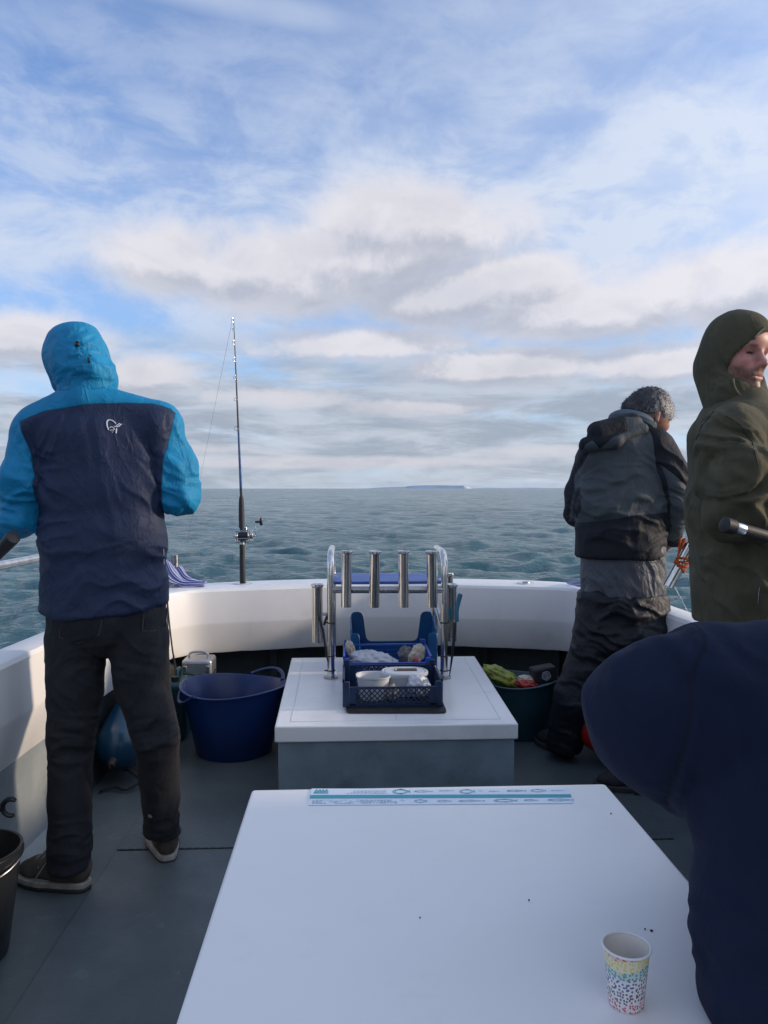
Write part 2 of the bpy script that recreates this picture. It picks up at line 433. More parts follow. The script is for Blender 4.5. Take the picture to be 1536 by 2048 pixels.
        for ax, (u, v) in enumerate(((1, 2), (2, 0), (0, 1))):
            a = [slice(None)]*3; b = [slice(None)]*3; a[ax] = slice(0, -1); b[ax] = slice(1, None)
            ch = ins[tuple(a)] != ins[tuple(b)]; P = np.array(np.nonzero(ch))
            m = (P[u] > 0) & (P[v] > 0) & (P[u] < F.shape[u]-1) & (P[v] < F.shape[v]-1); P = P[:, m]
            def at(du, dv):
                Q = P.copy(); Q[u] -= du; Q[v] -= dv; return idx[Q[0], Q[1], Q[2]]
            q = np.stack([at(0, 0), at(1, 0), at(1, 1), at(0, 1)], 1)
            inside = ins[P[0], P[1], P[2]]
            q[~inside] = q[~inside][:, ::-1]
            fs.append(q)
        return V, np.concatenate(fs)
def mesh_from(name, V, Fq):
    me = bpy.data.meshes.new(name)
    me.vertices.add(len(V)); me.vertices.foreach_set('co', V.astype(np.float32).ravel())
    me.loops.add(len(Fq)*4); me.loops.foreach_set('vertex_index', Fq.astype(np.int32).ravel())
    me.polygons.add(len(Fq)); me.polygons.foreach_set('loop_start', np.arange(0, len(Fq)*4, 4, dtype=np.int32))
    me.update(calc_edges=True); me.validate(); return me
def vnormals(V, Fq):
    a, b, c, d = (V[Fq[:, i]] for i in range(4)); n = np.cross(c-a, d-b); N = np.zeros_like(V)
    for i in range(4):
        for k in range(3): N[:, k] += np.bincount(Fq[:, i], n[:, k], len(V))
    return N/np.maximum(np.linalg.norm(N, axis=1), 1e-9)[:, None]
def relax(V, Fq, it=2, w=.5):
    E = np.concatenate([Fq[:, [0, 1]], Fq[:, [1, 2]], Fq[:, [2, 3]], Fq[:, [3, 0]]]); n = np.bincount(E[:, 0], minlength=len(V))+np.bincount(E[:, 1], minlength=len(V))
    for _ in range(it):
        A = np.zeros_like(V)
        for k in range(3): A[:, k] = np.bincount(E[:, 0], V[E[:, 1], k], len(V))+np.bincount(E[:, 1], V[E[:, 0], k], len(V))
        V = V*(1-w)+A/np.maximum(n, 1)[:, None]*w
    return V
def implicit(name, S, mat_, parent, disp=None, attrs=None, color=None, it=2, it2=1):
    V, Fq = S.mesh(); V = relax(V, Fq, it); N = vnormals(V, Fq)
    if disp is not None: V = V+N*disp(V, N)[:, None]; V = relax(V, Fq, it2, .35)
    me = mesh_from(name, V, Fq); o = link_mesh(name, me, parent, mat_)
    for k, fn in (attrs or {}).items():
        a = me.attributes.new(k, 'FLOAT', 'POINT'); a.data.foreach_set('value', fn(V).astype(np.float32))
    if color is not None:
        a = me.attributes.new('Col', 'FLOAT_COLOR', 'POINT'); c = np.ones((len(V), 4), np.float32); c[:, :3] = color(V); a.data.foreach_set('color', c.ravel())
    return o
def poly_sd(u, v, poly):
    """signed distance (>0 inside) to a 2D polygon, vectorised"""
    P = np.array(poly, float); n = len(P); d = np.full(u.shape, 1e9); ins = np.zeros(u.shape, bool)
    for i in range(n):
        a = P[i]; b = P[(i+1) % n]; e = b-a; wx = u-a[0]; wy = v-a[1]
        t = np.clip((wx*e[0]+wy*e[1])/(e@e+1e-12), 0, 1); d = np.minimum(d, (wx-e[0]*t)**2+(wy-e[1]*t)**2)
        c = ((a[1] > v) != (b[1] > v)) & (u < (b[0]-a[0])*(v-a[1])/(b[1]-a[1]+1e-12)+a[0]); ins ^= c
    d = np.sqrt(d); return np.where(ins, d, -d)
def fabric(name, colA, colB=None, attr='panel', colC=None, attr2='panel2', rough=.75, wear=None, fine=.0004, sheen=.0, vs=14, crinkle=.0, var=.1, cscale=22, stretch=(1, 1, .6)):
    m, g, b = principled(name); tc = g.node('ShaderNodeTexCoord').outputs['Object']
    v = g.vm('MULTIPLY', tc, stretch)
    def at(n_):
        a = g.node('ShaderNodeAttribute'); a.attribute_name = n_; return a.outputs['Fac']
    c = colA + (1,); seam = None
    if colB:
        s = at(attr); c = g.mix(g.ss(s, -.0012, .0012), colA, colB); seam = g.ss(g.m('ABSOLUTE', s), .0, .0045)
    if colC:
        s = at(attr2); c = g.mix(g.ss(s, -.0012, .0012), c, colC); q = g.ss(g.m('ABSOLUTE', s), .0, .0045); seam = q if seam is None else g.m('MULTIPLY', seam, q)
    n = g.noise(v, vs, 6, .6); k = g.ss(n, .25, .75, 1-var*1.5, 1+var)
    c = g.mix(1.0, c, g.comb(k, k, k), 'MULTIPLY')
    if wear:
        w = g.noise(g.vm('MULTIPLY', tc, (1, 1, .45)), 9, 6, .65, .2); c = g.mix(g.ss(w, .5, .72, 0, .6), c, wear)
    if seam is not None: c = g.mix(g.ss(seam, 0, 1, .55, 0), c, (.004, .006, .012))
    g.put(b.inputs['Base Color'], c); b.inputs['Roughness'].default_value = rough
    b.inputs['Sheen Weight'].default_value = sheen; b.inputs['Sheen Roughness'].default_value = .5; b.inputs['Specular IOR Level'].default_value = .35
    h = g.m('MULTIPLY', g.noise(tc, 420, 2, .5), fine)
    if crinkle:
        cn = g.noise(g.vm('MULTIPLY', v, (1, 1, 1)), cscale, 5, .55, .5)
        rd = g.m('SUBTRACT', 1.0, g.m('MULTIPLY', g.m('ABSOLUTE', g.m('SUBTRACT', cn, .5)), 7.0), clamp=True)
        h = g.m('ADD', h, g.m('MULTIPLY', g.m('MULTIPLY', rd, rd), crinkle))
        h = g.m('ADD', h, g.m('MULTIPLY', g.noise(v, cscale*.45, 3, .5), crinkle*2.2))
    if seam is not None: h = g.m('ADD', h, g.m('MULTIPLY', seam, .0012))
    bn = g.node('ShaderNodeBump'); bn.inputs['Strength'].default_value = 1; bn.inputs['Distance'].default_value = 1; g.put(bn.inputs['Height'], h)
    g.l.new(bn.outputs[0], b.inputs['Normal']); return m
def skin_mat(name):
    m, g, b = principled(name); a = g.node('ShaderNodeAttribute'); a.attribute_name = 'Col'
    tc = g.node('ShaderNodeTexCoord').outputs['Object']; k = g.ss(g.noise(tc, 60, 5, .6), .3, .7, .88, 1.08)
    g.put(b.inputs['Base Color'], g.mix(1.0, a.outputs['Color'], g.comb(k, k, k), 'MULTIPLY'))
    b.inputs['Roughness'].default_value = .5; b.inputs['Subsurface Weight'].default_value = .12; b.inputs['Subsurface Radius'].default_value = (.01, .004, .002)
    b.inputs['Subsurface Scale'].default_value = .6
    bn = g.node('ShaderNodeBump'); bn.inputs['Strength'].default_value = .5; bn.inputs['Distance'].default_value = .0006; g.put(bn.inputs['Height'], g.noise(tc, 260, 3, .6)); g.l.new(bn.outputs[0], b.inputs['Normal'])
    return m
M['skin'] = skin_mat('skin')
def hand(S, wrist, fwd, palm_n, thumb_side, curl=1.0, s=1.0, k=.006):
    """palm plus five curled fingers unioned into S. fwd = towards the fingertips, palm_n = out of the palm"""
    w = np.array(wrist, float); f = np.array(fwd, float); f /= np.linalg.norm(f); n = np.array(palm_n, float); n -= f*n.dot(f); n /= np.linalg.norm(n)
    t = np.cross(f, n); t *= 1 if t.dot(thumb_side) > 0 else -1
    S.seg(w, w+f*.075*s, (.030*s, .018*s), (.042*s, .014*s), side=t, k=.012)
    for i, (off, L) in enumerate(((.030, .075), (.010, .083), (-.010, .078), (-.029, .062))):
        p = w+f*.085*s+t*off*s; ang = .35*curl; d = f
        for j, (fr, r) in enumerate(((.45, .0090), (.32, .0082), (.26, .0072))):
            c, s_ = math.cos(ang), math.sin(ang); d2 = f*c+n*s_; q = p+d2*L*fr*s
            S.seg(p, q, r*s, (r-.0006)*s, side=t, k=k); p = q; ang += (.75 if j == 0 else .8)*curl
    p = w+f*.03*s+t*.032*s; d = (f*.55+t*.65+n*.45*curl); d /= np.linalg.norm(d); q = p+d*.038*s
    S.seg(p, q, .0125*s, .0105*s, side=n, k=.01); d = f*.75+t*.12+n*.6*curl; d /= np.linalg.norm(d); S.seg(q, q+d*.034*s, .0105*s, .0085*s, side=n, k=k)
def A(v): return np.array(v, dtype=float)
# ------------------------------------------------------------------ the sea
SEA = -0.62
def build_sea():
    rad = [1.2]
    while rad[-1] < 30000:
        r = rad[-1]; rad.append(r*(1.0085 if r < 700 else (1.02 if r < 3000 else 1.08))+.0)
    rad = np.array(rad)
    fine = np.linspace(-.60, .60, 620)+YAW
    coarse = np.linspace(.60+YAW, 2*PI-.60+YAW, 120)[1:-1]
    ang = np.concatenate([fine, coarse]); nA = len(ang); nR = len(rad)
    R, Aa = np.meshgrid(rad, ang, indexing='ij'); X = R*np.sin(Aa)+CAM.x; Y = R*np.cos(Aa); Z = np.zeros_like(X)
    space = np.maximum(R*.0085, R*(1.2/620)); DX = np.zeros_like(X); DY = np.zeros_like(X)
    rs = np.random.RandomState(5); wd = math.radians(200)        # waves travel roughly towards the stern, slightly across
    calm = np.clip((R-2.5)/3, 0, 1)
    for i in range(110):
        L = .30*(5.0/.30)**(rs.rand()**1.15); a = .0078*L**.50*(1.0 if L < 2.2 else .62); th = wd+rs.randn()*.52; ph = rs.rand()*2*PI
        k = 2*PI/L; dx, dy = math.sin(th), math.cos(th); f = np.clip((L/space-2.2)/2.5, 0, 1)*a
        p = k*(X*dx+Y*dy)+ph; Z += f*np.sin(p); DX += -f*.9*dx*np.cos(p)*-1; DY += -f*.9*dy*np.cos(p)*-1
    gust = .75+.5*fbm(np.stack([X.ravel()/9, Y.ravel()/9, X.ravel()*0], 1), 2).reshape(X.shape)
    Z = Z*gust; amp = np.where(R > 900, 0, 1)
    V = np.stack([X+DX*amp*gust, Y+DY*amp*gust, Z*amp], -1).reshape(-1, 3)
    # keep the water outside the hull
    i = np.arange(nR-1)[:, None]*nA; j = np.arange(nA)[None, :]; j2 = (j+1) % nA
    F = np.stack([i+j, i+nA+j, i+nA+j2, i+j2], -1).reshape(-1, 4)
    rm = R[:-1].reshape(-1, 1).repeat(nA, 1).reshape(-1) if False else np.broadcast_to(rad[:-1][:, None], (nR-1, nA)).reshape(-1)
    me = mesh_from('sea', V, F[:, ::-1])
    m, g, b = principled('sea_water'); tc = g.node('ShaderNodeTexCoord').outputs['Object']
    b.inputs['Roughness'].default_value = .07; b.inputs['IOR'].default_value = 1.333
    n = g.noise(g.vm('MULTIPLY', tc, (.05, .03, 1)), 1, 4, .5)
    g.put(b.inputs['Base Color'], g.mix(g.ss(n, .35, .65), (.044, .124, .136), (.066, .160, .168)))
    h1 = g.noise(g.vm('MULTIPLY', tc, (1.0, 2.1, 1)), 2.1, 6, .62, .25)
    h2 = g.noise(g.vm('MULTIPLY', tc, (1.0, 1.5, 1)), 6.5, 4, .6, .3)
    h3 = g.noise(g.vm('MULTIPLY', tc, (.8, 1.5, 1)), .30, 5, .62, .3); dist = g.vm('LENGTH', tc); h3 = g.m('MULTIPLY', h3, g.ss(dist, 40.0, 500.0, .06, .50))
    h = g.m('ADD', g.m('ADD', g.m('MULTIPLY', h1, .17), h3), g.m('MULTIPLY', h2, .055))
    bn = g.node('ShaderNodeBump'); bn.inputs['Strength'].default_value = 1; bn.inputs['Distance'].default_value = 1; g.put(bn.inputs['Height'], h)
    def ncol(sc, k, st):
        nn = g.node('ShaderNodeTexNoise'); g.put(nn.inputs['Vector'], g.vm('MULTIPLY', tc, st)); nn.inputs['Scale'].default_value = sc; nn.inputs['Detail'].default_value = 4; nn.inputs['Roughness'].default_value = .6
        v = g.vm('SUBTRACT', nn.outputs['Color'], (.5, .5, .5)); return g.vm('MULTIPLY', v, (k*.7, k, 0))
    far = g.ss(dist, 12.0, 160.0); rough_n = g.vm('ADD', ncol(1.3, 1.5, (1, 1.9, 1)), ncol(.22, .9, (1, 2.2, 1)))
    facing = g.vm('MULTIPLY', g.vm('NORMALIZE', tc), (-.11, -.11, 0))        # the sides of waves turned to the onlooker hide their backs
    sc_ = g.comb(far, far, far); tot = g.vm('ADD', bn.outputs[0], g.vm('MULTIPLY', g.vm('ADD', rough_n, facing), sc_))
    g.l.new(g.vm('NORMALIZE', tot), b.inputs['Normal'])
    o = link_mesh('sea', me, None, m); o.location = (0, 0, SEA); tag(o, kind='structure')
build_sea()
# far headlands
def build_headland(name, pts, depth, col, cliff=None):
    """pts: (photo x, photo y of the skyline); real ridge some kilometres off"""
    top = [W(x, y, depth) for x, y in pts]; mb = MB(); n = len(top)
    prof = ((0, 1.0), (500, .92), (1600, .45), (2600, 0)); vs = []
    for i, p in enumerate(top):
        hgt = p.z-SEA
        vs.append((p.x, p.y-60-hgt*.5, SEA-5))
        for dy, k in prof: vs.append((p.x, p.y+dy, SEA+hgt*k-(5 if k == 0 else 0)))
    m_ = len(prof)+1
    fs = [(i*m_+k, (i+1)*m_+k, (i+1)*m_+k+1, i*m_+k+1) for i in range(n-1) for k in range(m_-1)]
    mb.add(vs, fs)
    m, g, b = principled(name+'_land'); tc = g.node('ShaderNodeTexCoord').outputs['Object']; b.inputs['Roughness'].default_value = .95; b.inputs['Specular IOR Level'].default_value = 0
    c = g.mix(g.ss(g.noise(tc, .0018, 5, .6), .35, .65), col, tuple(k*1.18 for k in col))
    if cliff:
        x, y, z = g.sep(tc); f = g.m('MULTIPLY', g.ss(x, cliff[0], cliff[0]+90), g.ss(g.noise(tc, .012, 4, .6), .36, .5)); c = g.mix(f, c, cliff[1])
    g.put(b.inputs['Base Color'], c)
    o = mb.build(name, m, None, smooth=False); tag(o, kind='structure')
xs = [(728, 977), (760, 975.2), (790, 974), (812, 973.5), (822, 971.6), (845, 970.6), (870, 970.4), (895, 970.9), (915, 971.2), (928, 970.9), (936, 973.6), (941, 975.8), (946, 977.5)]
pc = W(924, 975, 16000).x
build_headland('headland', xs, 16000, (.31, .40, .50), (pc, (.72, .75, .78)))
build_headland('far_coast', [(948, 977.2), (975, 975.4), (1010, 975.9), (1060, 975.2), (1100, 976.0), (1160, 975.4), (1300, 974), (1500, 973), (1800, 974)], 24000, (.36, .46, .56))
build_headland('far_hills', [(-900, 958), (-500, 950), (-200, 955), (-60, 958), (-10, 965), (12, 970), (30, 975), (60, 977.5)], 14000, (.24, .32, .42))

def rounded_poly(pts, r, n=5):
    out = []; N = len(pts)
    for i in range(N):
        p = Vector(pts[i]); a = (Vector(pts[i-1])-p); b = (Vector(pts[(i+1) % N])-p); la = min(r, a.length*.45); lb = min(r, b.length*.45); A_ = p+a.normalized()*la; B_ = p+b.normalized()*lb
        for k in range(n+1): t = k/n; out.append(A_*(1-t)**2+p*2*t*(1-t)+B_*t*t)
    return out
def plate_with_holes(name, outer, holes, thick, mat_, parent, bevel=0, z=None):
    bm = bmesh.new(); es = []
    for loop in [outer]+holes:
        vs = [bm.verts.new(p) for p in loop]
        es += [bm.edges.new((vs[i], vs[(i+1) % len(vs)])) for i in range(len(vs))]
    bmesh.ops.triangle_fill(bm, use_beauty=True, use_dissolve=False, edges=es)
    me = bpy.data.meshes.new(name); bm.to_mesh(me); bm.free(); o = link_mesh(name, me, parent, mat_, False)
    s = o.modifiers.new('s', 'SOLIDIFY'); s.thickness = thick; s.offset = 0
    if bevel: b = o.modifiers.new('b', 'BEVEL'); b.width = bevel; b.segments = 1; b.limit_method = 'ANGLE'
    return o
# ------------------------------------------------------------------ the boat
INN = [(1.385, -2.2), (1.38, -.8), (1.365, .6), (1.345, 1.5), (1.31, 2.4), (1.27, 3.2), (1.24, 3.75), (1.19, 4.10), (1.08, 4.31), (.9, 4.39), (.62, 4.455), (.3, 4.53), (0, 4.565)]
OUT = [(1.53, -2.2), (1.53, -.8), (1.52, .6), (1.49, 1.5), (1.45, 2.4), (1.40, 3.2), (1.385, 3.75), (1.34, 4.20), (1.20, 4.52), (1.00, 4.68), (.66, 4.79), (.32, 4.85), (0, 4.87)]
def sym(P): return [(x, y, 0) for x, y in P]+[(-x, y, 0) for x, y in P[:-1][::-1]]
CI = spline(sym(INN), 5); CO = spline(sym(OUT), 5)
boat = thing('fishing_boat', (0, 0, 0), 'white fishing boat with grey deck and rounded bow coaming', 'boat')
def loft(name, prof, mat_, i0=0, i1=None, close=False, ragged=None, bevel=0, parent=boat, solid=0):
    mb = MB(); vs = []; idx = range(i0, (i1 if i1 is not None else len(CI)))
    n = len(prof)
    for a in idx:
        I, O = CI[a], CO[a]; d = (I-O).normalized()
        for j, (base, off, z) in enumerate(prof):
            p = (I if base == 'I' else O)+d*off; zz = z
            if ragged and j in ragged: zz += (noise.noise(Vector((a*.9, 3, j)))*.005)
            vs.append((p.x, p.y, zz))
    fs = []; L = len(idx)
    for i in range(L-1):
        for j in range(n if close else n-1):
            k = (j+1) % n; fs.append((i*n+j, i*n+k, (i+1)*n+k, (i+1)*n+j))
    mb.add(vs, fs); o = mb.build(name, mat_, parent, bevel=bevel, angle=40)
    if solid: s = o.modifiers.new('s', 'SOLIDIFY'); s.thickness = solid; s.offset = 0
    return o
loft('hull', [('O', .75, -1.3), ('O', .25, -.95), ('O', .05, -.35), ('O', 0, .3), ('O', -.004, .66)], M['gel'])
loft('gunwale', [('O', -.004, .655), ('O', -.02, .66), ('O', -.022, .70), ('O', -.008, .724), ('O', .02, .733), ('I', -.03, .735), ('I', -.008, .730), ('I', .002, .716)], M['gel_top'])
loft('coaming', [('I', .002, .716), ('I', .003, .70), ('I', .016, .545), ('I', .014, .53), ('I', -.030, .372), ('I', -.036, .362), ('I', -.09, .358)], M['gel'], ragged=(4, 5))
# pale grey side panels (port and starboard), ending before the bow recess
iend = min(i for i in range(len(CI)) if CI[i].y > 3.22)
for rng in ((0, iend), (len(CI)-iend, len(CI))):
    loft('side_panel', [('I', -.034, .37), ('I', -.040, .30), ('I', -.046, .10), ('I', -.030, .03), ('I', .02, .004)], M['side_paint'], rng[0], rng[1])
for s in (-1, 1):
    p = CI[iend-1] if s > 0 else CI[len(CI)-iend]
    q = CO[iend-1] if s > 0 else CO[len(CI)-iend]
    d = (q-p).normalized(); mb = MB(); mb.prism([p+d*.035+Vector((0, 0, .002)), p+d*.035+Vector((0, 0, .358)), q-d*.03+Vector((0, 0, .358)), q-d*.03+Vector((0, 0, .002))], (0, .022, 0))
    mb.build('panel_end', M['side_paint'], boat, bevel=.003)
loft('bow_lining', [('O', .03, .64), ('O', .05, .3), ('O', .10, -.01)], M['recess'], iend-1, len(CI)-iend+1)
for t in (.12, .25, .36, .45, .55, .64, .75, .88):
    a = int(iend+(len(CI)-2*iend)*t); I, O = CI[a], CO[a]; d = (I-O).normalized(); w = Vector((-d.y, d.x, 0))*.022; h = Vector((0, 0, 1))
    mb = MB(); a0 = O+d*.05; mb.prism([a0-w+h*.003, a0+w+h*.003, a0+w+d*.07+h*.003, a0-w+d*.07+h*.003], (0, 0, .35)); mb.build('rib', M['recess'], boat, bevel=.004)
# deck
def deck_mat():
    m, g, b = principled('grey_deck_paint'); tc = g.node('ShaderNodeTexCoord').outputs['Object']
    n = g.noise(tc, 2.3, 8, .62, .2); n2 = g.noise(tc, 14, 6, .7); n3 = g.noise(g.vm('ADD', tc, (4, 1, 0)), 5.0, 8, .7)
    c = g.mix(g.ss(n, .3, .7), (.062, .080, .090), (.092, .114, .123)); c = g.mix(g.ss(n2, .55, .75, 0, .5), c, (.07, .085, .095))
    c = g.mix(g.ss(n3, .60, .72, 0, .55), c, (.16, .19, .20)); sc1 = g.noise(g.vm('MULTIPLY', tc, (9, 1.2, 1)), 3.0, 6, .7, .6); c = g.mix(g.ss(sc1, .66, .70, 0, .30), c, (.20, .23, .24)); c = g.mix(g.ss(g.noise(tc, 60, 3, .6), .70, .76, 0, .7), c, (.05, .06, .065))
    g.put(b.inputs['Base Color'], c); g.put(b.inputs['Roughness'], g.ss(n3, .3, .7, .42, .62))
    bn = g.node('ShaderNodeBump'); bn.inputs['Strength'].default_value = 1; bn.inputs['Distance'].default_value = .0012; g.put(bn.inputs['Height'], g.noise(tc, 95, 5, .7)); g.l.new(bn.outputs[0], b.inputs['Normal'])
    return m
def tread_mat():
    m, g, b = principled('tread_plate_paint'); tc = g.node('ShaderNodeTexCoord').outputs['Object']; x, y, z = g.sep(tc)
    n = g.noise(tc, 2.3, 8, .62, .2); n3 = g.noise(g.vm('ADD', tc, (4, 1, 0)), 5.0, 8, .7)
    S = 34.0
    u = g.m('ADD', g.m('MULTIPLY', x, S), g.m('MULTIPLY', y, S)); v = g.m('SUBTRACT', g.m('MULTIPLY', x, S), g.m('MULTIPLY', y, S))
    def cell(u, v):
        fu = g.m('ABSOLUTE', g.m('SUBTRACT', g.m('FRACT', u), .5)); fv = g.m('ABSOLUTE', g.m('SUBTRACT', g.m('FRACT', v), .5))
        return g.m('MULTIPLY', g.ss(fu, .40, .30), g.ss(fv, .16, .08))
    par = g.m('GREATER_THAN', g.m('FRACT', g.m('MULTIPLY', g.m('ADD', g.m('FLOOR', u), g.m('FLOOR', v)), .5)), .25)
    a1 = cell(u, v); a2 = cell(v, u)
    bar = g.m('ADD', g.m('MULTIPLY', a1, par), g.m('MULTIPLY', a2, g.m('SUBTRACT', 1.0, par)))
    c = g.mix(g.ss(n, .3, .7), (.058, .076, .085), (.088, .110, .118)); c = g.mix(g.ss(n3, .60, .76, 0, .5), c, (.15, .18, .19)); c = g.mix(g.m('MULTIPLY', bar, .35), c, (.17, .20, .21))
    g.put(b.inputs['Base Color'], c); b.inputs['Roughness'].default_value = .45
    bn = g.node('ShaderNodeBump'); bn.inputs['Strength'].default_value = 1; bn.inputs['Distance'].default_value = .0022; g.put(bn.inputs['Height'], bar); g.l.new(bn.outputs[0], b.inputs['Normal'])
    return m
M['deck'] = deck_mat(); M['tread'] = tread_mat()
mb = MB(); ring = [(CO[i]+(CI[i]-CO[i]).normalized()*.08) for i in range(len(CO))]
mb.prism([(p.x, p.y, -.05) for p in ring], (0, 0, .05)); deck = mb.build('deck', M['deck'], None, smooth=False); tag(deck, kind='structure')
for (x0, x1, y0, y1, mt) in ((-1.02, -.49, 2.76, 3.95, 'tread'), (.49, 1.02, 2.76, 3.95, 'tread'), (-.484, .484, 1.90, 2.86, 'deck'), (-1.02, -.49, 1.62, 2.752, 'deck'), (.49, 1.02, 1.62, 2.752, 'deck'), (-1.02, -.49, .4, 1.612, 'deck')):
    mb = MB(); mb.box(((x0+x1)/2, (y0+y1)/2, .0035), (x1-x0-.006, y1-y0-.006, .007)); mb.build('deck_plate', M[mt], deck, bevel=.002)
# unseen starboard wing with a pane, added to shade the table and near cockpit
for s_ in (1,):
    x = 1.44*s_; pts = [(x, -2.14, .737), (x, 1.85, .737), (x, 1.55, 1.30), (x, .45, 2.118), (x, -2.14, 2.118)]
    win = [(x, -1.7, 1.25), (x, .25, 1.25), (x, .0, 1.85), (x, -1.7, 1.85)]
    plate_with_holes('added_shade_wing', [Vector(p) for p in pts], [rounded_poly(win, .08)], .04, M['gel'], boat)
    mb = MB(); mb.prism([Vector(p)+Vector((.004, 0, 0)) for p in rounded_poly(win, .08)], (-.008, 0, 0)); mb.build('shade_wing_pane', mat('tinted_pane', (.03, .04, .045), .08), boat)
# port grab rail on stanchions
mb = MB(); rp = [W(-240, 1170, 2.1), W(-60, 1142, 2.5), W(0, 1131, 2.72), W(85, 1115, 3.05), W(140, 1108, 3.3)]; foot = Vector((rp[-1].x+.03, rp[-1].y+.12, .733))
mb.tube(spline(rp+[Vector((rp[-1].x+.02, rp[-1].y+.09, rp[-1].z-.05)), foot], 8), .0155, 14); mb.tube([foot, foot+Vector((0, 0, .006))], .035, 16)
f2 = Vector((rp[1].x, rp[1].y, .733)); mb.tube([f2, Vector(rp[1])], .013, 12); mb.tube([f2, f2+Vector((0, 0, .006))], .033, 16)
mb.build('grab_rail', M['steel'], boat)
# starboard rail (dark tube) beside the standing men
# mooring post with a cross pin on the port bow
pb = WZ(350, 1171, .735); mb = MB()
mb.tube([pb, pb+Vector((0, 0, .006))], .052, 24); mb.tube([pb, pb+Vector((0, 0, .055))], .034, 20); mb.tube([pb, pb+Vector((.0, 0, .178))], [.021, .021], 20); mb.tube([pb+Vector((-.05, 0, .075)), pb+Vector((.10, 0, .075))], .007, 10)
mb.build('mooring_post', M['steel_dull'], boat)
# flush rod sockets in the gunwale
for (x, y) in ((485, 1167), (1052, 1167)):
    p = WZ(x, y, .735); mb = MB(); mb.lathe([(.021, -.05), (.021, .002), (.026, .006), (.050, .005), (.054, .0)], p, 28, sx=1.1)
    mb.capb = mb.capt = False; mb.build('rod_socket', M['steel'], boat)
p = WZ(1052, 1167, .735); mb = MB(); mb.lathe([(.0001, .012), (.02, .012), (.024, .006), (.024, -.01)], p, 24); mb.build('socket_cap', M['steel_dull'], boat)
# forked clip on the port side panel
c = W(8, 1615, 2.42); mb = MB(); wall = Vector((-1.345, c.y, c.z))
arc = [c+Vector((.022, 0, 0))+Vector((math.cos(a), 0, math.sin(a)))*.026 for a in [math.radians(k) for k in range(55, 306, 18)]]
mb.tube(arc, [.0055]+[.008]*(len(arc)-2)+[.0055], 8); mb.tube([wall, c+Vector((-.006, 0, 0))], [.022, .013], 10); mb.build('rod_clip', M['black_gloss'], boat)

# ------------------------------------------------------------------ storage box with lid
LZ = .393
box = thing('deck_box', (0, 3.5, 0), 'white topped grey deck box carrying the rod rack', 'box')
yf, yb = 2.92, 4.12
mb = MB(); mb.prism([(-.468, yf, LZ-.062), (.468, yf, LZ-.062), (.494, yb, LZ-.062), (-.494, yb, LZ-.062)], (0, 0, .062)); mb.build('lid', M['gel'], box, bevel=.006, seg=3)
mb = MB(); mb.prism([(-.456, yf+.014, .002), (.456, yf+.014, .002), (.482, yb-.014, .002), (-.482, yb-.014, .002)], (0, 0, LZ-.063)); mb.build('base', M['grey_paint'], box, bevel=.004)
mb = MB(); w = .0022; mb2 = MB()
def groove(a, b):
    a = Vector(a); b = Vector(b); mb.tube([a, b], .0016, 6)
for a, b in (((-.41, yf+.06), (.41, yf+.06)), ((.41, yf+.06), (.43, yb-.06)), ((-.41, yf+.06), (-.43, yb-.06)), ((0, yf+.06), (0.005, yf+.22))): groove((a[0], a[1], LZ), (b[0], b[1], LZ))
mb.build('lid_seam', mat('grey_sealant', (.64, .64, .64), .6), box)

# ------------------------------------------------------------------ the rod rack
rack = thing('rod_rack', (0, 3.7, LZ), 'stainless steel rack with four upright rod holders on the deck box', 'rod rack')
def gp(px, d, z): v = W(px, 1000, d); return Vector((v.x, v.y, z))
for s, px in ((-1, 661), (1, 889)):
    f = gp(px, 3.66, LZ); x = f.x; y = f.y
    path = [(x, y, LZ), (x, y, .88)]+[(x, y+.09*(1-math.cos(a)), .90+.09*math.sin(a)) for a in [k*PI/16 for k in range(1, 8)]]+[(x, y+.12, .99), (x, y+.33, .99)]+[(x, y+.33+.09*math.sin(a), .90+.09*math.cos(a)) for a in [k*PI/16 for k in range(1, 8)]]+[(x, y+.42, .88), (x, y+.42, LZ)]
    mb = MB(); mb.tube(path, .0175, 16); mb.build('post', M['steel'], rack)
    mb = MB(); mb.tube([(x, y, LZ), (x, y, LZ+.008)], .034, 20); mb.build('foot_plate', M['steel_dull'], rack)
    mb = MB(); mb.tube([(x, y+.01, .60), (x, y+.41, .70)], .012, 12); mb.build('brace', M['steel_dull'], rack)
    for z in (.43, .50, .66):
        mb = MB(); mb.tube([(x+.0195*math.cos(a), y+.0195*math.sin(a), z) for a in [k*PI/8 for k in range(16)]], .0028, 6, close=True); mb.box((x+s*.024, y-.004, z), (.012, .006, .005)); mb.build('cable_tie', M['black'], rack)
fl = gp(661, 3.66, LZ); fr = gp(889, 3.66, LZ)
for z, dy in ((.817, 0), (.835, .42)):
    mb = MB(); mb.tube([(fl.x, fl.y+dy, z), (fr.x, fr.y+dy, z)], .0165, 14); mb.build('crossbar', M['steel_dull'], rack)
mb = MB(); mb.box(((fl.x+fr.x)/2, fl.y+.20, .846), (fr.x-fl.x-.01, .36, .014)); mb.build('bait_board', M['bluepad'], rack, bevel=.003)
def rod_holder(px, d, z0, z1, r, tilt=0.0, tx=0.0):
    p = gp(px, d, z0); rot = Matrix.Rotation(tilt, 3, 'X') @ Matrix.Rotation(tx, 3, 'Y'); L = z1-z0; mb = MB(); mb.capb = mb.capt = False
    mb.lathe([(r-.003, .004), (r-.0032, L-.006), (r+.003, L), (r+.0055, L-.002), (r+.0055, L-.010), (r+.001, L-.014), (r, L-.02), (r, 0), (r-.003, .004)], p, 26, rot)
    return mb.build('rod_holder', M['steel'], rack)
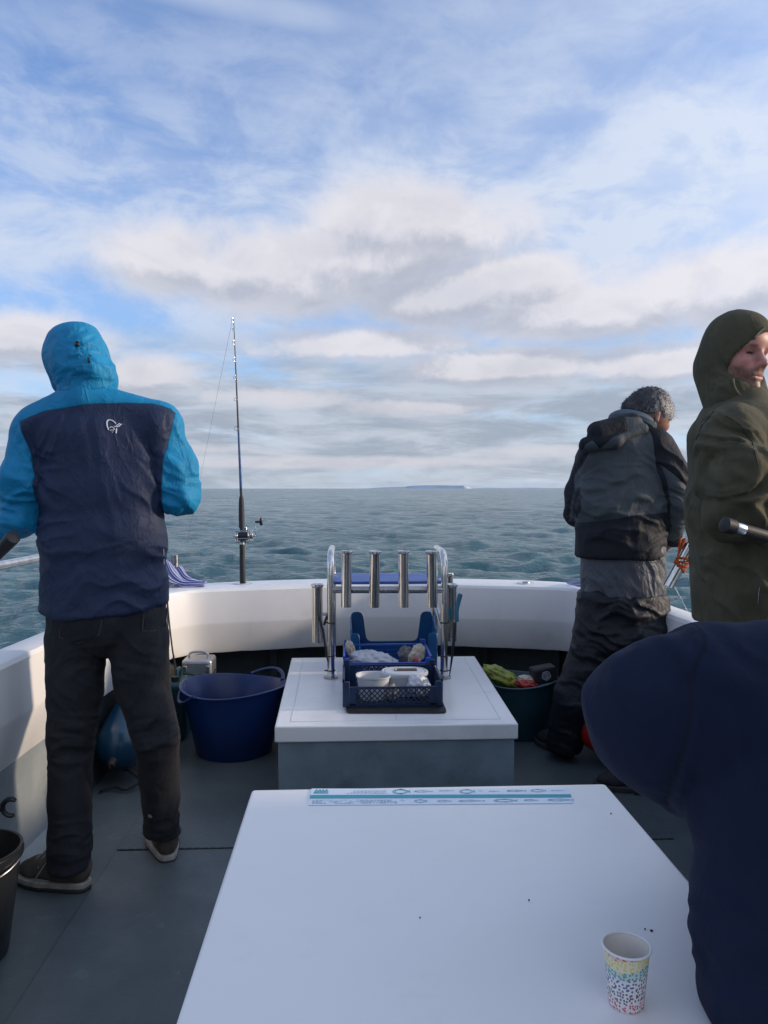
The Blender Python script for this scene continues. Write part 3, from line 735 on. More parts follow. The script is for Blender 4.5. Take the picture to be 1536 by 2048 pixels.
for i, px in enumerate((692, 748, 807.5, 865)): rod_holder(px, 3.61, .742, 1.008, .0245, math.radians((-1, 2, 0, 1)[i]), math.radians((.6, 1.0, -.3, -1.0)[i]))
rod_holder(634, 3.66, .565, .845, .0255); rod_holder(903.5, 3.70, .565, .840, .0255); rod_holder(897, 3.95, .60, .865, .0245)
for q, e_ in ((gp(634, 3.66, .70), fl), (gp(903.5, 3.7, .70), fr)):
    mb = MB(); mb.tube([q, (e_.x, e_.y, .70)], .008, 8); mb.build('bracket', M['steel_dull'], rack)

# knife and straps on the rack
kn = thing('filleting_knife', tuple(gp(914, 3.60, .45)), 'teal handled knife in a black sheath strapped to the rack', 'knife')
a = W(921, 1187, 3.56); hp = spline([W(914, 1243, 3.56), W(913, 1222, 3.56), W(917, 1203, 3.56), a], 6)
mb = MB(); mb.tube(hp, [.016]*3+[.018]*(len(hp)-8)+[.019]*4+[.012], 12, flat=.6); mb.build('handle', mat('grey_teal_rubber', (.015, .13, .21), .5), kn)
mb = MB(); mb.tube([W(910, 1243, 3.57), W(906, 1300, 3.58), W(899, 1352, 3.60)], [.024, .019, .007], 10, flat=.32); mb.build('sheath', M['black_gloss'], kn)
pl = thing('pliers', tuple(gp(901, 3.66, .6)), 'bright teal pliers grip beside the black sheath', 'pliers')
mb = MB(); mb.tube([W(899, 1214, 3.58), W(900, 1240, 3.58)], [.007, .008], 10); mb.build('grip', M['teal'], pl)
mb = MB(); mb.tube([W(900, 1240, 3.585), W(901, 1275, 3.585)], [.010, .004], 10, flat=.5); mb.build('jaw', M['steel_dull'], pl)
st = thing('knife_sheath', tuple(gp(652, 3.64, .45)), 'narrow black sheath strapped to the left post of the rack', 'sheath')
mb = MB(); mb.tube([W(638, 1232, 3.60), W(646, 1262, 3.6), W(655, 1322, 3.62)], [.012, .016, .006], 10, flat=.4); mb.build('blade_cover', M['black'], st)
mb = MB(); mb.tube([W(648, 1250, 3.6), W(654, 1232, 3.6)], .006, 8); mb.build('grip', M['black_gloss'], st)

# ------------------------------------------------------------------ things on the box lid
a = WZ(692, 1425, LZ+.006); b_ = WZ(894, 1425, LZ+.006)
bd = [(a.x, a.y, LZ+.006), (b_.x, b_.y, LZ+.006), (b_.x, b_.y+.30, LZ+.006), (a.x, a.y+.30, LZ+.006)]
hc = WZ(793, 1420, LZ+.006)
mt = plate_with_holes('cutting_board', rounded_poly(bd, .03), [[hc+Vector((math.cos(t)*.019, .004+math.sin(t)*.014, 0)) for t in [k*PI/10 for k in range(20)]]], .008, M['black'], None)
tag(mt, 'black cutting board with an oval hole under the navy crate', 'cutting board')

def lattice(mb, o, ux, uz, w, h, step, r):
    """diagonal lattice bars on a rectangle with origin o, axes ux, uz (unit)"""
    nrm = ux.cross(uz); o = Vector(o)
    def clip(a, b):
        t0, t1 = 0, 1; d = (b[0]-a[0], b[1]-a[1])
        for p, q in ((-d[0], a[0]), (d[0], w-a[0]), (-d[1], a[1]), (d[1], h-a[1])):
            if abs(p) < 1e-9:
                if q < 0: return None
            else:
                t = q/p
                if p < 0: t0 = max(t0, t)
                else: t1 = min(t1, t)
        return None if t0 >= t1-.02 else ((a[0]+d[0]*t0, a[1]+d[1]*t0), (a[0]+d[0]*t1, a[1]+d[1]*t1))
    k = -h
    while k < w+h:
        for s in (1, -1):
            c = clip((k, 0), (k+s*h, h))
            if c: mb.tube([o+ux*c[0][0]+uz*c[0][1]+nrm*.0005*s, o+ux*c[1][0]+uz*c[1][1]+nrm*.0005*s], r, 4)
        k += step
def bars(mb, o, ux, uz, w, h, nx, nz, r):
    for i in range(nx+1): mb.tube([Vector(o)+ux*w*i/nx, Vector(o)+ux*w*i/nx+uz*h], r, 4)
    for i in range(nz+1): mb.tube([Vector(o)+uz*h*i/nz, Vector(o)+uz*h*i/nz+ux*w], r, 4)
def crate(x0, x1, y0, y1, z0, hf, hb, mt, label, grid):
    c = thing('plastic_crate', ((x0+x1)/2, (y0+y1)/2, z0), label, 'crate', None)
    X, Y, Z = Vector((1, 0, 0)), Vector((0, 1, 0)), Vector((0, 0, 1))
    for nm, o, ux, w, h in (('front_panel', (x0, y0, z0), X, x1-x0, hf), ('back_panel', (x0, y1, z0), X, x1-x0, hb)):
        mb = MB(); o = Vector(o); hh = h
        mb.box(o+ux*w/2+Z*.006, (w, .006, .012)); mb.box(o+ux*w/2+Z*(hh-.004), (w, .010, .008))
        mb.box(o+ux*.025+Z*hh/2, (.05, .006, hh-.012)); mb.box(o+ux*(w-.025)+Z*hh/2, (.05, .006, hh-.012))
        if grid == 'diag': lattice(mb, o+ux*.05+Z*.012, ux, Z, w-.1, hh-.02, .0215, .0022); mb.box(o+ux*w*.5+Z*hh/2, (.006, .005, hh-.016)); mb.box(o+ux*w*.27+Z*hh/2, (.004, .005, hh-.016)); mb.box(o+ux*w*.73+Z*hh/2, (.004, .005, hh-.016))
        else: bars(mb, o+ux*.05+Z*.012, ux, Z, w-.1, hh-.02, 20, 6, .0017)
        mb.build(nm, mt, c, smooth=False)
    for x in (x0, x1):
        mb = MB(); o = Vector((x, y0, z0)); w = y1-y0; h = max(hf, hb)
        mb.box(o+Y*w/2+Z*.006, (.006, w, .012)); mb.box(o+Y*w/2+Z*(h-.004), (.010, w, .008))
        if grid == 'diag': lattice(mb, o+Y*.02+Z*.012, Y, Z, w-.04, h-.02, .0215, .0024)
        else: bars(mb, o+Y*.02+Z*.012, Y, Z, w-.04, h-.02, 14, 6, .0017)
        mb.box(o+Y*.012+Z*h/2, (.007, .024, h)); mb.box(o+Y*(w-.012)+Z*h/2, (.007, .024, h))
        mb.build('side_panel', mt, c, smooth=False)
    mb = MB(); bars(mb, Vector((x0, y0, z0+.004)), X, Y, x1-x0, y1-y0, 16, 12, .003); mb.build('bottom_grid', mt, c, smooth=False)
    for x, sx in ((x0, 1), (x1, -1)):
        for y in (y0, y1):
            mb = MB(); hh = (hf if y == y0 else hb)+.022; mb.box((x+sx*.012, y, z0+hh/2), (.026, .012, hh)); mb.build('corner_post', mt, c, bevel=.002)
    return c
c1l = WZ(687, 1414, LZ+.012); c1r = WZ(885, 1414, LZ+.012)
cx0, cx1, cy = c1l.x, c1r.x, c1l.y
crate(cx0, cx1, cy, cy+.285, LZ+.012, .082, .108, M['crate_navy'], 'dark navy plastic crate with diamond lattice front holding tubs', 'diag')
crate(cx0+.0, cx1-.012, cy+.305, cy+.60, LZ+.004, .120, .145, M['crate_blue'], 'bright blue plastic crate behind the navy crate', 'grid')
# contents of the navy crate
def oval_tub(name, label, c, rx, ry, h, mt, taper=.82, cat='tub'):
    t = thing(name, tuple(c), label, cat); mb = MB(); mb.capt = False; n = 40
    def ring(k, z):
        return [(c[0]+math.copysign(abs(math.cos(a))**.72, math.cos(a))*rx*k, c[1]+math.copysign(abs(math.sin(a))**.72, math.sin(a))*ry*k, c[2]+z) for a in [2*PI*i/n for i in range(n)]]
    lv = [(taper, 0), (1, h), (1.05, h+.001), (1.05, h-.005), (1.02, h-.006), (1.02, h-.001), (.97, h-.001), (taper-.03, .004)]
    vs = [p for k, z in lv for p in ring(k, z)]; fs = [(i*n+k, i*n+(k+1) % n, (i+1)*n+(k+1) % n, (i+1)*n+k) for i in range(len(lv)-1) for k in range(n)]
    fs += [tuple(range(n))[::-1], tuple((len(lv)-1)*n+k for k in range(n))]; mb.add(vs, fs); mb.build('tub_body', mt, t); return t
zc = LZ+.02
oval_tub('food_tub', 'open white plastic tub at the left of the navy crate', (cx0+.125, cy+.105, zc), .070, .062, .098, M['whiteplastic'])
mc = mat('clear_container_plastic', (.50, .54, .58), .2, var=.05)
lt = oval_tub('lidded_tub', 'clear lidded tub with a dark label in the navy crate', (cx0+.262, cy+.165, zc), .095, .068, .088, mc)
mb = MB(); n = 36; cc = Vector((cx0+.262, cy+.165, zc+.088))
for k, z in ((1.07, 0), (1.07, .010), (1.0, .014), (.92, .010), (.88, .013)): mb.add([(cc.x+math.copysign(abs(math.cos(a))**.72, math.cos(a))*.095*k, cc.y+math.copysign(abs(math.sin(a))**.72, math.sin(a))*.068*k, cc.z+z) for a in [2*PI*i/n for i in range(n)]], [])
mb.add([], []); mb.f = [(i*n+k, i*n+(k+1) % n, (i+1)*n+(k+1) % n, (i+1)*n+k) for i in range(4) for k in range(n)]+[tuple(4*n+k for k in range(n))]; mb.mi = [0]*len(mb.f); mb.build('tub_lid', mc, lt)
mb = MB(); mb.box((cc.x+.005, cc.y+.01, cc.z+.0145), (.098, .042, .0015)); mb.build('paper_label', M['label_dark'], lt)
mb = MB(); mb.box((cc.x-.037, cc.y+.01, cc.z+.0155), (.010, .036, .001)); mb.build('label_edge', M['cream'], lt)
def crumple(name, label, c, r, mt, seed, cat='bag', amp=.45, rot=0):
    bm = bmesh.new(); bmesh.ops.create_icosphere(bm, subdivisions=4, radius=1)
    for v in bm.verts:
        p = v.co*1.6+Vector((seed, seed*.7, 0)); n = noise.turbulence(p, 4, True)*amp+noise.noise(p*3)*.12
        k = 1-abs(noise.noise(p*1.4))*amp*1.2; v.co = v.co*(k*.75+n*.45)
    me = bpy.data.meshes.new(name); bm.to_mesh(me); bm.free()
    R_ = Matrix.Rotation(rot, 4, 'Y')
    me.transform(Matrix.Translation(c) @ R_ @ Matrix.Diagonal((r[0], r[1], r[2], 1))); o = link_mesh(name, me, None, mt); return tag(o, label, cat)
M['bag'] = mat('thin_white_plastic_bag', (.60, .61, .66), .3, var=.06, vs=8, bump=.002, bs=50)
crumple('plastic_bag', 'crumpled clear plastic bag at the right of the navy crate', (cx0+.315, cy+.075, zc+.055), (.062, .05, .060), M['bag'], 3.1)
crumple('paper_packet', 'small cream packet between the two tubs in the navy crate', (cx0+.205, cy+.055, zc+.035), (.028, .03, .045), M['cream'], 5.3, 'packet')
crumple('plastic_bag', 'long white plastic bag lying across the bright blue crate', (cx0+.14, cy+.42, zc+.085), (.14, .075, .062), M['bag'], 8.2, rot=.22)
crumple('plastic_bag', 'twisted white bag knotted at the left corner of the bright blue crate', (cx0+.03, cy+.50, zc+.125), (.028, .03, .055), M['cream'], 9.4, rot=-.3)
crumple('snack_packet', 'cream and red snack packet at the right of the bright blue crate', (cx1-.065, cy+.46, zc+.105), (.045, .03, .068), M['cream'], 12.7, 'packet', rot=.5)
crumple('snack_packet', 'round red wrapper in the right corner of the bright blue crate', (cx1-.075, cy+.40, zc+.09), (.018, .02, .020), M['redprint'], 14.7, 'wrapper', rot=.2)
crumple('food_packet', 'grey packet behind the cream snack packet in the bright blue crate', (cx1-.115, cy+.50, zc+.10), (.045, .03, .05), mat('grey_packet', (.22, .21, .21), .5, var=.2, vs=30), 15.2, 'packet', rot=-.4)
# tall blue bin with a cut-out front, standing behind the crates
bn_ = thing('plastic_bin', tuple(gp(783, 3.97, LZ)), 'sea blue plastic bin with deep U shaped cut-out behind the crates', 'bin')
D = 4.02; zz = lambda y, d=D: W(783, y, d).z
xl, xr = gp(701, D, 0).x, gp(866, D, 0).x; yb_ = gp(783, D, 0).y; xi, xj = gp(730, D, 0).x, gp(838, D, 0).x
zt = .655; zu = .50
out = [Vector((xl+.01, yb_, LZ)), Vector((xl, yb_, zt)), Vector((xi-.012, yb_, zt)), Vector((xi+.008, yb_, zu)), Vector((xj-.008, yb_, zu)), Vector((xj+.012, yb_, zt)), Vector((xr, yb_, zt)), Vector((xr-.01, yb_, LZ))]
op = [out[0]]+rounded_poly([out[0], out[1], out[2], out[3], out[4], out[5], out[6], out[7]], .03, 6)[6:-6]+[out[7]]
plate_with_holes('back_panel', op, [], .010, M['bin_blue'], bn_, bevel=.003)
for x, s in ((xl, 1), (xr, -1)):
    f = yb_-.22
    pts = [Vector((x+s*.012, yb_-.006, LZ)), Vector((x, yb_-.006, zt-.02)), Vector((x+s*.001, yb_-.05, zt-.035)), Vector((x+s*.001, f+.02, zt-.06)), Vector((x+s*.002, f, zt-.09)), Vector((x+s*.014, f, LZ))]
    plate_with_holes('side_wall', rounded_poly(pts, .018, 4), [], .008, M['bin_blue'], bn_, bevel=.002)
    # curled front returns of the side walls
    mb = MB(); mb.prism([(x, f, LZ+.002), (x+s*.050, f, LZ+.002), (x+s*.044, f, zt-.088), (x+s*.036, f, zt-.074), (x+s*.006, f, zt-.072), (x, f, zt-.082)], (0, .008, 0)); mb.build('corner_flange', M['bin_blue'], bn_, bevel=.003)
mb = MB(); mb.box(((xl+xr)/2, yb_-.11, LZ+.006), (xr-xl-.03, .21, .008)); mb.build('bin_floor', M['bin_blue'], bn_)
# ------------------------------------------------------------------ tubs, fenders and gear on the deck
def flex_tub(label, px, d, h, rt, rb, mt, hang=((180, .0), (0, .0)), sq=1.0, cat='tub'):
    c = W(px, 1400, d); c = Vector((c.x, c.y, .008)); t = thing('flexible_tub', tuple(c), label, cat); mb = MB(); mb.capt = False; n = 48
    lv = [(rb*.96, 0), (rb, .012), (rb+(rt-rb)*.5, h*.5), (rt, h-.01), (rt+.010, h-.008), (rt+.012, h), (rt+.003, h+.003), (rt-.006, h-.004), (rb+(rt-rb)*.5-.006, h*.5), (rb-.006, .012), (.001, .010)]
    vs = []
    for r, z in lv:
        for k in range(n):
            a = 2*PI*k/n; w = 1+.035*(z/h)*math.cos(2*a+.4)+.012*(z/h)*math.sin(3*a); vs.append((c.x+r*w*math.cos(a), c.y+r*w*sq*math.sin(a), c.z+z+.010*(z/h)*math.cos(2*a+1)))
    fs = [(i*n+k, i*n+(k+1) % n, (i+1)*n+(k+1) % n, (i+1)*n+k) for i in range(len(lv)-1) for k in range(n)]+[tuple(range(n))[::-1]]
    mb.add(vs, fs); mb.build('tub_body', mt, t, angle=50)
    for a0, droop in hang:
        a0 = math.radians(a0); pts = []
        for k in range(13):
            u = k/12; a = a0+(u-.5)*.95; rr = rt+.006+math.sin(PI*u)*.035*(1 if droop > 0 else .4)
            pts.append((c.x+rr*math.cos(a), c.y+rr*sq*math.sin(a), c.z+h-.004+math.sin(PI*u)*droop))
        mb = MB(); mb.tube(pts, [.013]+[.010]*11+[.013], 10, flat=.7); mb.build('handle', mt, t)
    return t, c
flex_tub('large blue flexible tub beside the deck box', 468, 3.80, .325, .245, .185, M['tub'], ((205, -.05), (50, .032)))
tt, tc_ = flex_tub('dark teal flexible tub with bags and a black box in it', 1036, 4.07, .292, .195, .155, M['tub_teal'], ((150, .03),))
crumple('carrier_bag', 'yellow green carrier bag sticking out of the teal tub', (tc_.x-.085, tc_.y-.02, .31), (.15, .11, .055), M['lime'], 21.0, rot=.42, amp=.5)
crumple('wrapper', 'red and white wrapper lying in the teal tub', (tc_.x+.025, tc_.y-.10, .292), (.085, .05, .028), M['redprint'], 23.0, 'wrapper', rot=.15)
crumple('wrapper', 'white paper wrapper beside the red one in the teal tub', (tc_.x+.035, tc_.y-.05, .306), (.07, .05, .025), M['cream'], 25.0, 'wrapper', rot=.1)
bb = thing('tackle_box', (tc_.x+.115, tc_.y-.05, .31), 'small black box with a concentric pentagon emblem in the teal tub', 'box')
mb = MB(); bc = Vector((tc_.x+.118, tc_.y-.06, .335)); rz = Matrix.Rotation(-.15, 3, 'Y') @ Matrix.Rotation(.1, 3, 'Z'); mb.box(bc, (.125, .09, .082), rz); mb.build('body', M['black'], bb, bevel=.012, seg=3)
for i, (r, w) in enumerate(((.025, .0016), (.0165, .0014), (.0085, .0012))):
    pts = rounded_poly([rz @ Vector((math.cos(PI*1.5+2*PI*k/5)*r*1.05, -.0462, math.sin(PI*1.5+2*PI*k/5)*r))+bc for k in range(5)], r*.3, 4)
    mb = MB(); mb.tube(pts, w, 5, close=True); mb.build('emblem', M['logo'], bb)
mb = MB(); mb.ell(rz @ Vector((0, -.0462, 0))+bc, (.0025, .001, .0025), None, 8, 5); mb.build('emblem', M['logo'], bb)
# fenders
def fender(label, a, b, r, mt):
    f = thing('fender', tuple(a), label, 'fender'); a = Vector(a); b = Vector(b); d = (b-a).normalized(); mb = MB(); L = (b-a).length
    pts, rr = [], []
    for k in range(25):
        u = k/24; e = min(u, 1-u)*L; rad = r*math.sqrt(max(0, 1-max(0, 1-e/r)**2)) if e < r else r; pts.append(a+d*L*u); rr.append(max(rad, r*.16))
    mb.tube(pts, rr, 28); mb.build('body', mt, f)
    for p, s in ((a, -1), (b, 1)):
        mb = MB(); mb.tube([p, p+d*s*.035], [r*.2, r*.14], 14); mb.tube([p+d*s*.03+Vector((0, 0, .012))*math.cos(t)+d*.012*math.sin(t)*1 for t in [k*PI/6 for k in range(12)]], .004, 6, close=True); mb.build('eye', M['black'], f)
    return f
fa = W(226, 1500, 3.32); fa.z = .125; fb = W(306, 1395, 3.85); fb.z = .33
fender('blue vinyl fender lying under the port gunwale', fa, fb, .112, M['fender_blue'])
fa = W(212, 1452, 3.66); fb = W(268, 1372, 4.05)
fr1 = W(1208, 1448, 3.50); fr1.z = .15; fr2 = fr1+Vector((.12, .32, .10))
fender('red vinyl fender beside the sitting person in navy', fr1, fr2, .135, M['red'])
mb = MB(); rp_ = W(200, 1586, 3.28); rp_.z = .012; mb.tube(spline([rp_, rp_+Vector((.05, .03, .004)), rp_+Vector((.11, .0, .004)), rp_+Vector((.15, .06, .02)), rp_+Vector((.09, .10, .05)), fa+Vector((.0, .02, -.2))], 6), .006, 8)
tag(mb.build('rope', M['cord'], None), 'short black rope on the deck at the foot of the blue fender', 'rope')
# metal case and teal jerry can behind the blue tub
cs = thing('metal_case', tuple(gp(396, 4.28, .008)), 'silver case with a carrying handle behind the blue tub', 'case')
c0 = gp(396, 4.24, .19); mb = MB(); mb.box(c0, (.165, .16, .355)); mb.build('shell', M['alu'], cs, bevel=.02, seg=4)
mb = MB(); mb.tube(spline([c0+Vector((-.05, -.02, .177)), c0+Vector((-.045, -.02, .202)), c0+Vector((0, -.02, .21)), c0+Vector((.045, -.02, .202)), c0+Vector((.05, -.02, .177))], 5), .007, 8); mb.build('handle', M['alu'], cs)
for dx in (-.062, .062):
    mb = MB(); mb.box(c0+Vector((dx, -.083, .12)), (.018, .008, .05)); mb.build('latch', M['hook'], cs, bevel=.002)
mb = MB(); mb.box(c0+Vector((0, -.0, .10)), (.169, .164, .006)); mb.build('rim', M['hook'], cs)
jc = thing('jerry_can', tuple(gp(356, 3.98, .008)), 'dark teal jerry can between the blue tub and the fender', 'can')
c0 = gp(352, 4.02, .155); mb = MB(); mb.box(c0, (.13, .20, .29)); mb.build('body', M['tub_teal'], jc, bevel=.025, seg=4)
mb = MB(); mb.tube([c0+Vector((-.0, -.05, .143)), c0+Vector((0, -.05, .17))], .022, 14); mb.build('cap', M['black'], jc)
mb = MB(); mb.tube(spline([c0+Vector((0, -.01, .14)), c0+Vector((0, .0, .185)), c0+Vector((0, .06, .185)), c0+Vector((0, .075, .14))], 5), .010, 8); mb.build('handle', M['tub_teal'], jc)
# strap hanging from the gunwale behind the man in blue
mb = MB(); mb.tube(spline([W(334, 1190, 4.15), W(338, 1240, 4.13), W(345, 1300, 4.10), W(350, 1330, 4.05), W(352, 1375, 4.02), W(349, 1400, 4.02)], 6), .010, 8, flat=.4)
tag(mb.build('strap', M['cord'], None), 'black strap hanging down from the port gunwale behind the man in blue', 'strap')
# black bucket by the port side
bk = thing('bucket', tuple(W(-12, 1700, 2.10)), 'black bucket cut by the left edge near the tan shoe', 'bucket')
bc = W(-56, 1700, 2.12); bc.z = .008; mb = MB(); mb.capt = False; h = W(0, 1698, 2.12).z-.008; R0 = .125
mb.lathe([(.085, 0), (.088, .004), (R0-.002, h-.03), (R0+.004, h-.028), (R0+.006, h-.012), (R0+.001, h-.010), (R0+.003, h), (R0-.004, h), (R0-.006, h-.03), (.083, .006), (.001, .005)], bc, 40); mb.build('body', M['black_gloss'], bk, angle=50)
mb = MB(); mb.tube([bc+Vector((math.cos(t)*(R0+.008), -math.sin(t)*(R0+.006), h-.022-math.sin(t)*.035)) for t in [k*PI/16 for k in range(17)]], .0028, 8); mb.build('handle', M['steel_dull'], bk)
# striped towels
def towel_mat():
    m, g, b = principled('striped_blue_cloth'); a = g.node('ShaderNodeAttribute'); a.attribute_name = 'su'
    f = g.m('ABSOLUTE', g.m('SUBTRACT', g.m('FRACT', g.m('MULTIPLY', a.outputs['Fac'], 15)), .5))
    c = g.mix(g.ss(f, .20, .28), (.50, .53, .66), (.035, .06, .30)); g.put(b.inputs['Base Color'], c); b.inputs['Roughness'].default_value = .9; b.inputs['Sheen Weight'].default_value = .2
    tc = g.node('ShaderNodeTexCoord').outputs['Object']; bn = g.node('ShaderNodeBump'); bn.inputs['Distance'].default_value = .001; g.put(bn.inputs['Height'], g.noise(tc, 350, 3, .6)); g.l.new(bn.outputs[0], b.inputs['Normal']); return m
M['towel'] = towel_mat()
def cloth_strip(name, label, cl, wl, nu=26, nv=40, amp=.012, seed=0, cat='cloth', mt='towel'):
    """cl: centre line points, wl: matching half-width vectors"""
    C_ = spline(cl, nv//(len(cl)-1)); Wd = spline(wl, nv//(len(wl)-1)); vs = []; su = []; nv_ = len(C_)
    for j in range(nv_):
        for i in range(nu+1):
            u = i/nu*2-1; p = C_[j]+Wd[j]*u; t = (C_[min(j+1, nv_-1)]-C_[max(j-1, 0)]).normalized(); nn = t.cross(Wd[j].normalized())
            k = math.sin(u*7+seed+j*.03)*.6+math.sin(u*15+seed*2+j*.07)*.4+noise.noise(Vector((u*3, j*.12, seed)))*.9; vs.append(p+nn*amp*k); su.append(i/nu)
    fs = [(j*(nu+1)+i, j*(nu+1)+i+1, (j+1)*(nu+1)+i+1, (j+1)*(nu+1)+i) for j in range(nv_-1) for i in range(nu)]
    me = bpy.data.meshes.new(name); me.from_pydata([tuple(v) for v in vs], [], fs); a = me.attributes.new('su', 'FLOAT', 'POINT'); a.data.foreach_set('value', su)
    o = link_mesh(name, me, None, M[mt]); s = o.modifiers.new('s', 'SOLIDIFY'); s.thickness = .004; return tag(o, label, cat)
gz = .735
w0 = WZ(335, 1172, gz)
cloth_strip('towel', 'blue striped cloth draped over the mooring post behind the man in blue',
            [pb+Vector((-.10, -.02, .10)), pb+Vector((-.075, -.03, .165)), pb+Vector((-.035, -.05, .15)), pb+Vector((.0, -.055, .085)), pb+Vector((.05, -.06, .035)), pb+Vector((.12, -.06, .018)), pb+Vector((.185, -.055, .012))],
            [Vector((.03, .02, -.07)), Vector((.035, .02, -.06)), Vector((.05, .02, -.055)), Vector((.045, .03, .030)), Vector((.03, .035, .022)), Vector((.006, .045, .010)), Vector((.0, .045, .006))], amp=.011, seed=1)
cloth_strip('towel', 'blue cloth lying on the gunwale at the left hip of the grey-haired man',
            [WZ(1136, 1167, gz+.004), WZ(1150, 1167, gz+.02), WZ(1172, 1167, gz+.045), WZ(1195, 1168, gz+.03)], [Vector((.0, .03, 0)), Vector((0, .05, .01)), Vector((0, .05, .015)), Vector((0, .05, 0))], amp=.010, seed=4)

# ------------------------------------------------------------------ the fishing rod standing in the port socket
def rod_skin():
    m, g, b = principled('rod_blank_wraps'); tc = g.node('ShaderNodeTexCoord').outputs['Object']; x, y, z = g.sep(tc)
    n = g.noise(g.comb(0.0, 0.0, g.m('MULTIPLY', z, 1.0)), 34, 3, .7); n2 = g.noise(g.comb(4.0, 0.0, z), 90, 3, .8)
    zone = g.m('MULTIPLY', g.ss(z, 1.30, 1.31), g.ss(z, 1.66, 1.65))
    c = g.mix(g.ss(n, .44, .56), (.012, .045, .16), (.03, .10, .26)); c = g.mix(g.m('MULTIPLY', g.ss(n2, .60, .68), g.ss(z, 1.50, 1.46)), c, (.38, .30, .24)); c = g.mix(zone, (.012, .013, .02), c)
    g.put(b.inputs['Base Color'], c); b.inputs['Roughness'].default_value = .22; b.inputs['Coat Weight'].default_value = .5; return m
rodp = WZ(485.5, 1166, gz)
D0 = (rodp-CAM).dot(_fw); rod = thing('fishing_rod', tuple(rodp), 'sea fishing rod with a silver reel standing in the port gunwale', 'fishing rod')
RP = lambda y: W(np.interp(y, [637, 780, 990, 1166], [467.3, 473.5, 482.5, 485.5]), y, D0-.02)
mb = MB(); mb.tube([rodp+Vector((0, 0, -.03)), RP(1160), RP(1115), RP(1100), RP(1094), RP(1088)], [.0165, .0175, .0165, .0155, .0165, .0150], 16); mb.build('rear_grip', M['black'], rod)
mb = MB(); mb.tube([RP(1089), RP(1052)], .0125, 14); mb.build('reel_seat', M['black_gloss'], rod)
mb = MB(); mb.tube([RP(1089), RP(1083)], .0165, 16); mb.build('seat_ring', M['hook'], rod)
mb = MB(); mb.tube([RP(1056), RP(1030), RP(1005), RP(996), RP(992)], [.0175, .0175, .0155, .0135, .009], 16); mb.build('fore_grip', M['black'], rod)
ys = [994, 960, 900, 850, 780, 720, 660, 638]; mb = MB(); mb.tube([RP(y) for y in ys], [.0088, .0084, .0072, .0064, .005, .0038, .0026, .0022], 10); mb.build('blank', rod_skin(), rod)
for y, r in ((857, .013), (799, .010), (755, .0085), (719, .008), (685, .007), (659, .006), (640, .007)):
    p = RP(y); c = p+Vector((-.004, .0, 0))+Vector((0, .004+r, 0)); c = p+Vector((-r*.9, -.008, 0))*.9
    mb = MB(); mb.tube([c+Vector((math.cos(t)*r, math.sin(t)*r*.5, math.sin(t)*r)) for t in [k*PI/8 for k in range(16)]], .0014, 6, close=True)
    mb.tube([p+Vector((0, 0, -.022)), c+Vector((0, 0, -r))], .0013, 5); mb.tube([p+Vector((0, 0, .018)), c+Vector((0, 0, r))], .0013, 5); mb.tube([RP(y)+Vector((0, 0, -.024)), RP(y)+Vector((0, 0, .02))], .0046 if y > 700 else .0032, 8)
    mb.build('line_guide', M['steel_dull'], rod)
# reel: spool, side plates, crossbars, handle
rc = RP(1070)+Vector((.012, -.045, -.004)); X = Vector((1, 0, 0)); tilt = Matrix.Rotation(math.radians(-2), 3, 'Y')
def RX(dx, dy=0, dz=0): return rc+tilt @ (Vector((dx, dy, dz))*1.22)
reel_silver = mat('brushed_reel_metal', (.62, .64, .62), .24, 1, var=.15, vs=30)
mb = MB(); mb.tube([RX(-.020), RX(.024)], .024, 22); mb.build('spool', M['black'], rod)
for x0, x1, r in ((-.036, -.030, .034), (-.026, -.021, .031), (.025, .031, .034), (.035, .050, .031)):
    mb = MB(); mb.tube([RX(x0), RX(x1)], r, 28); mb.build('side_plate', reel_silver, rod, bevel=.001)
for x0, x1, r in ((-.046, -.0365, .010), (.0505, .060, .012)):
    mb = MB(); mb.tube([RX(x0), RX(x1)], r, 14); mb.build('bearing_cap', reel_silver, rod, bevel=.001)
for a in (40, 115, 200, 280, 340):
    a = math.radians(a); mb = MB(); mb.tube([RX(-.033, math.cos(a)*.030, math.sin(a)*.030), RX(.028, math.cos(a)*.030, math.sin(a)*.030)], .0028, 8); mb.build('frame_bar', reel_silver, rod)
mb = MB(); mb.box(RX(0, .036, 0), (.035, .018, .10)); mb.build('reel_foot', reel_silver, rod, bevel=.003)
mb = MB(); mb.box(RX(.062, -.004, .028), (.005, .012, .085)); mb.build('handle_arm', reel_silver, rod, bevel=.002)
mb = MB(); mb.tube([RX(.062, -.004, .066), RX(.088, -.004, .066)], .0065, 10); mb.tube([RX(.090, -.004, .048), RX(.090, -.004, .054), RX(.091, -.004, .078), RX(.091, -.004, .086)], [.006, .0095, .0095, .006], 12); mb.build('handle_knob', M['black_gloss'], rod)
lp = W(374, 1088, 26.2); mb = MB(); tip = RP(641)+Vector((-.008, -.006, 0)); mb.tube([tip, tip.lerp(lp, .3), tip.lerp(lp, .65), lp], [.0008, .0012, .003, .005], 4); mb.build('fishing_line', mat('grey_line', (.25, .28, .33), .4), rod)

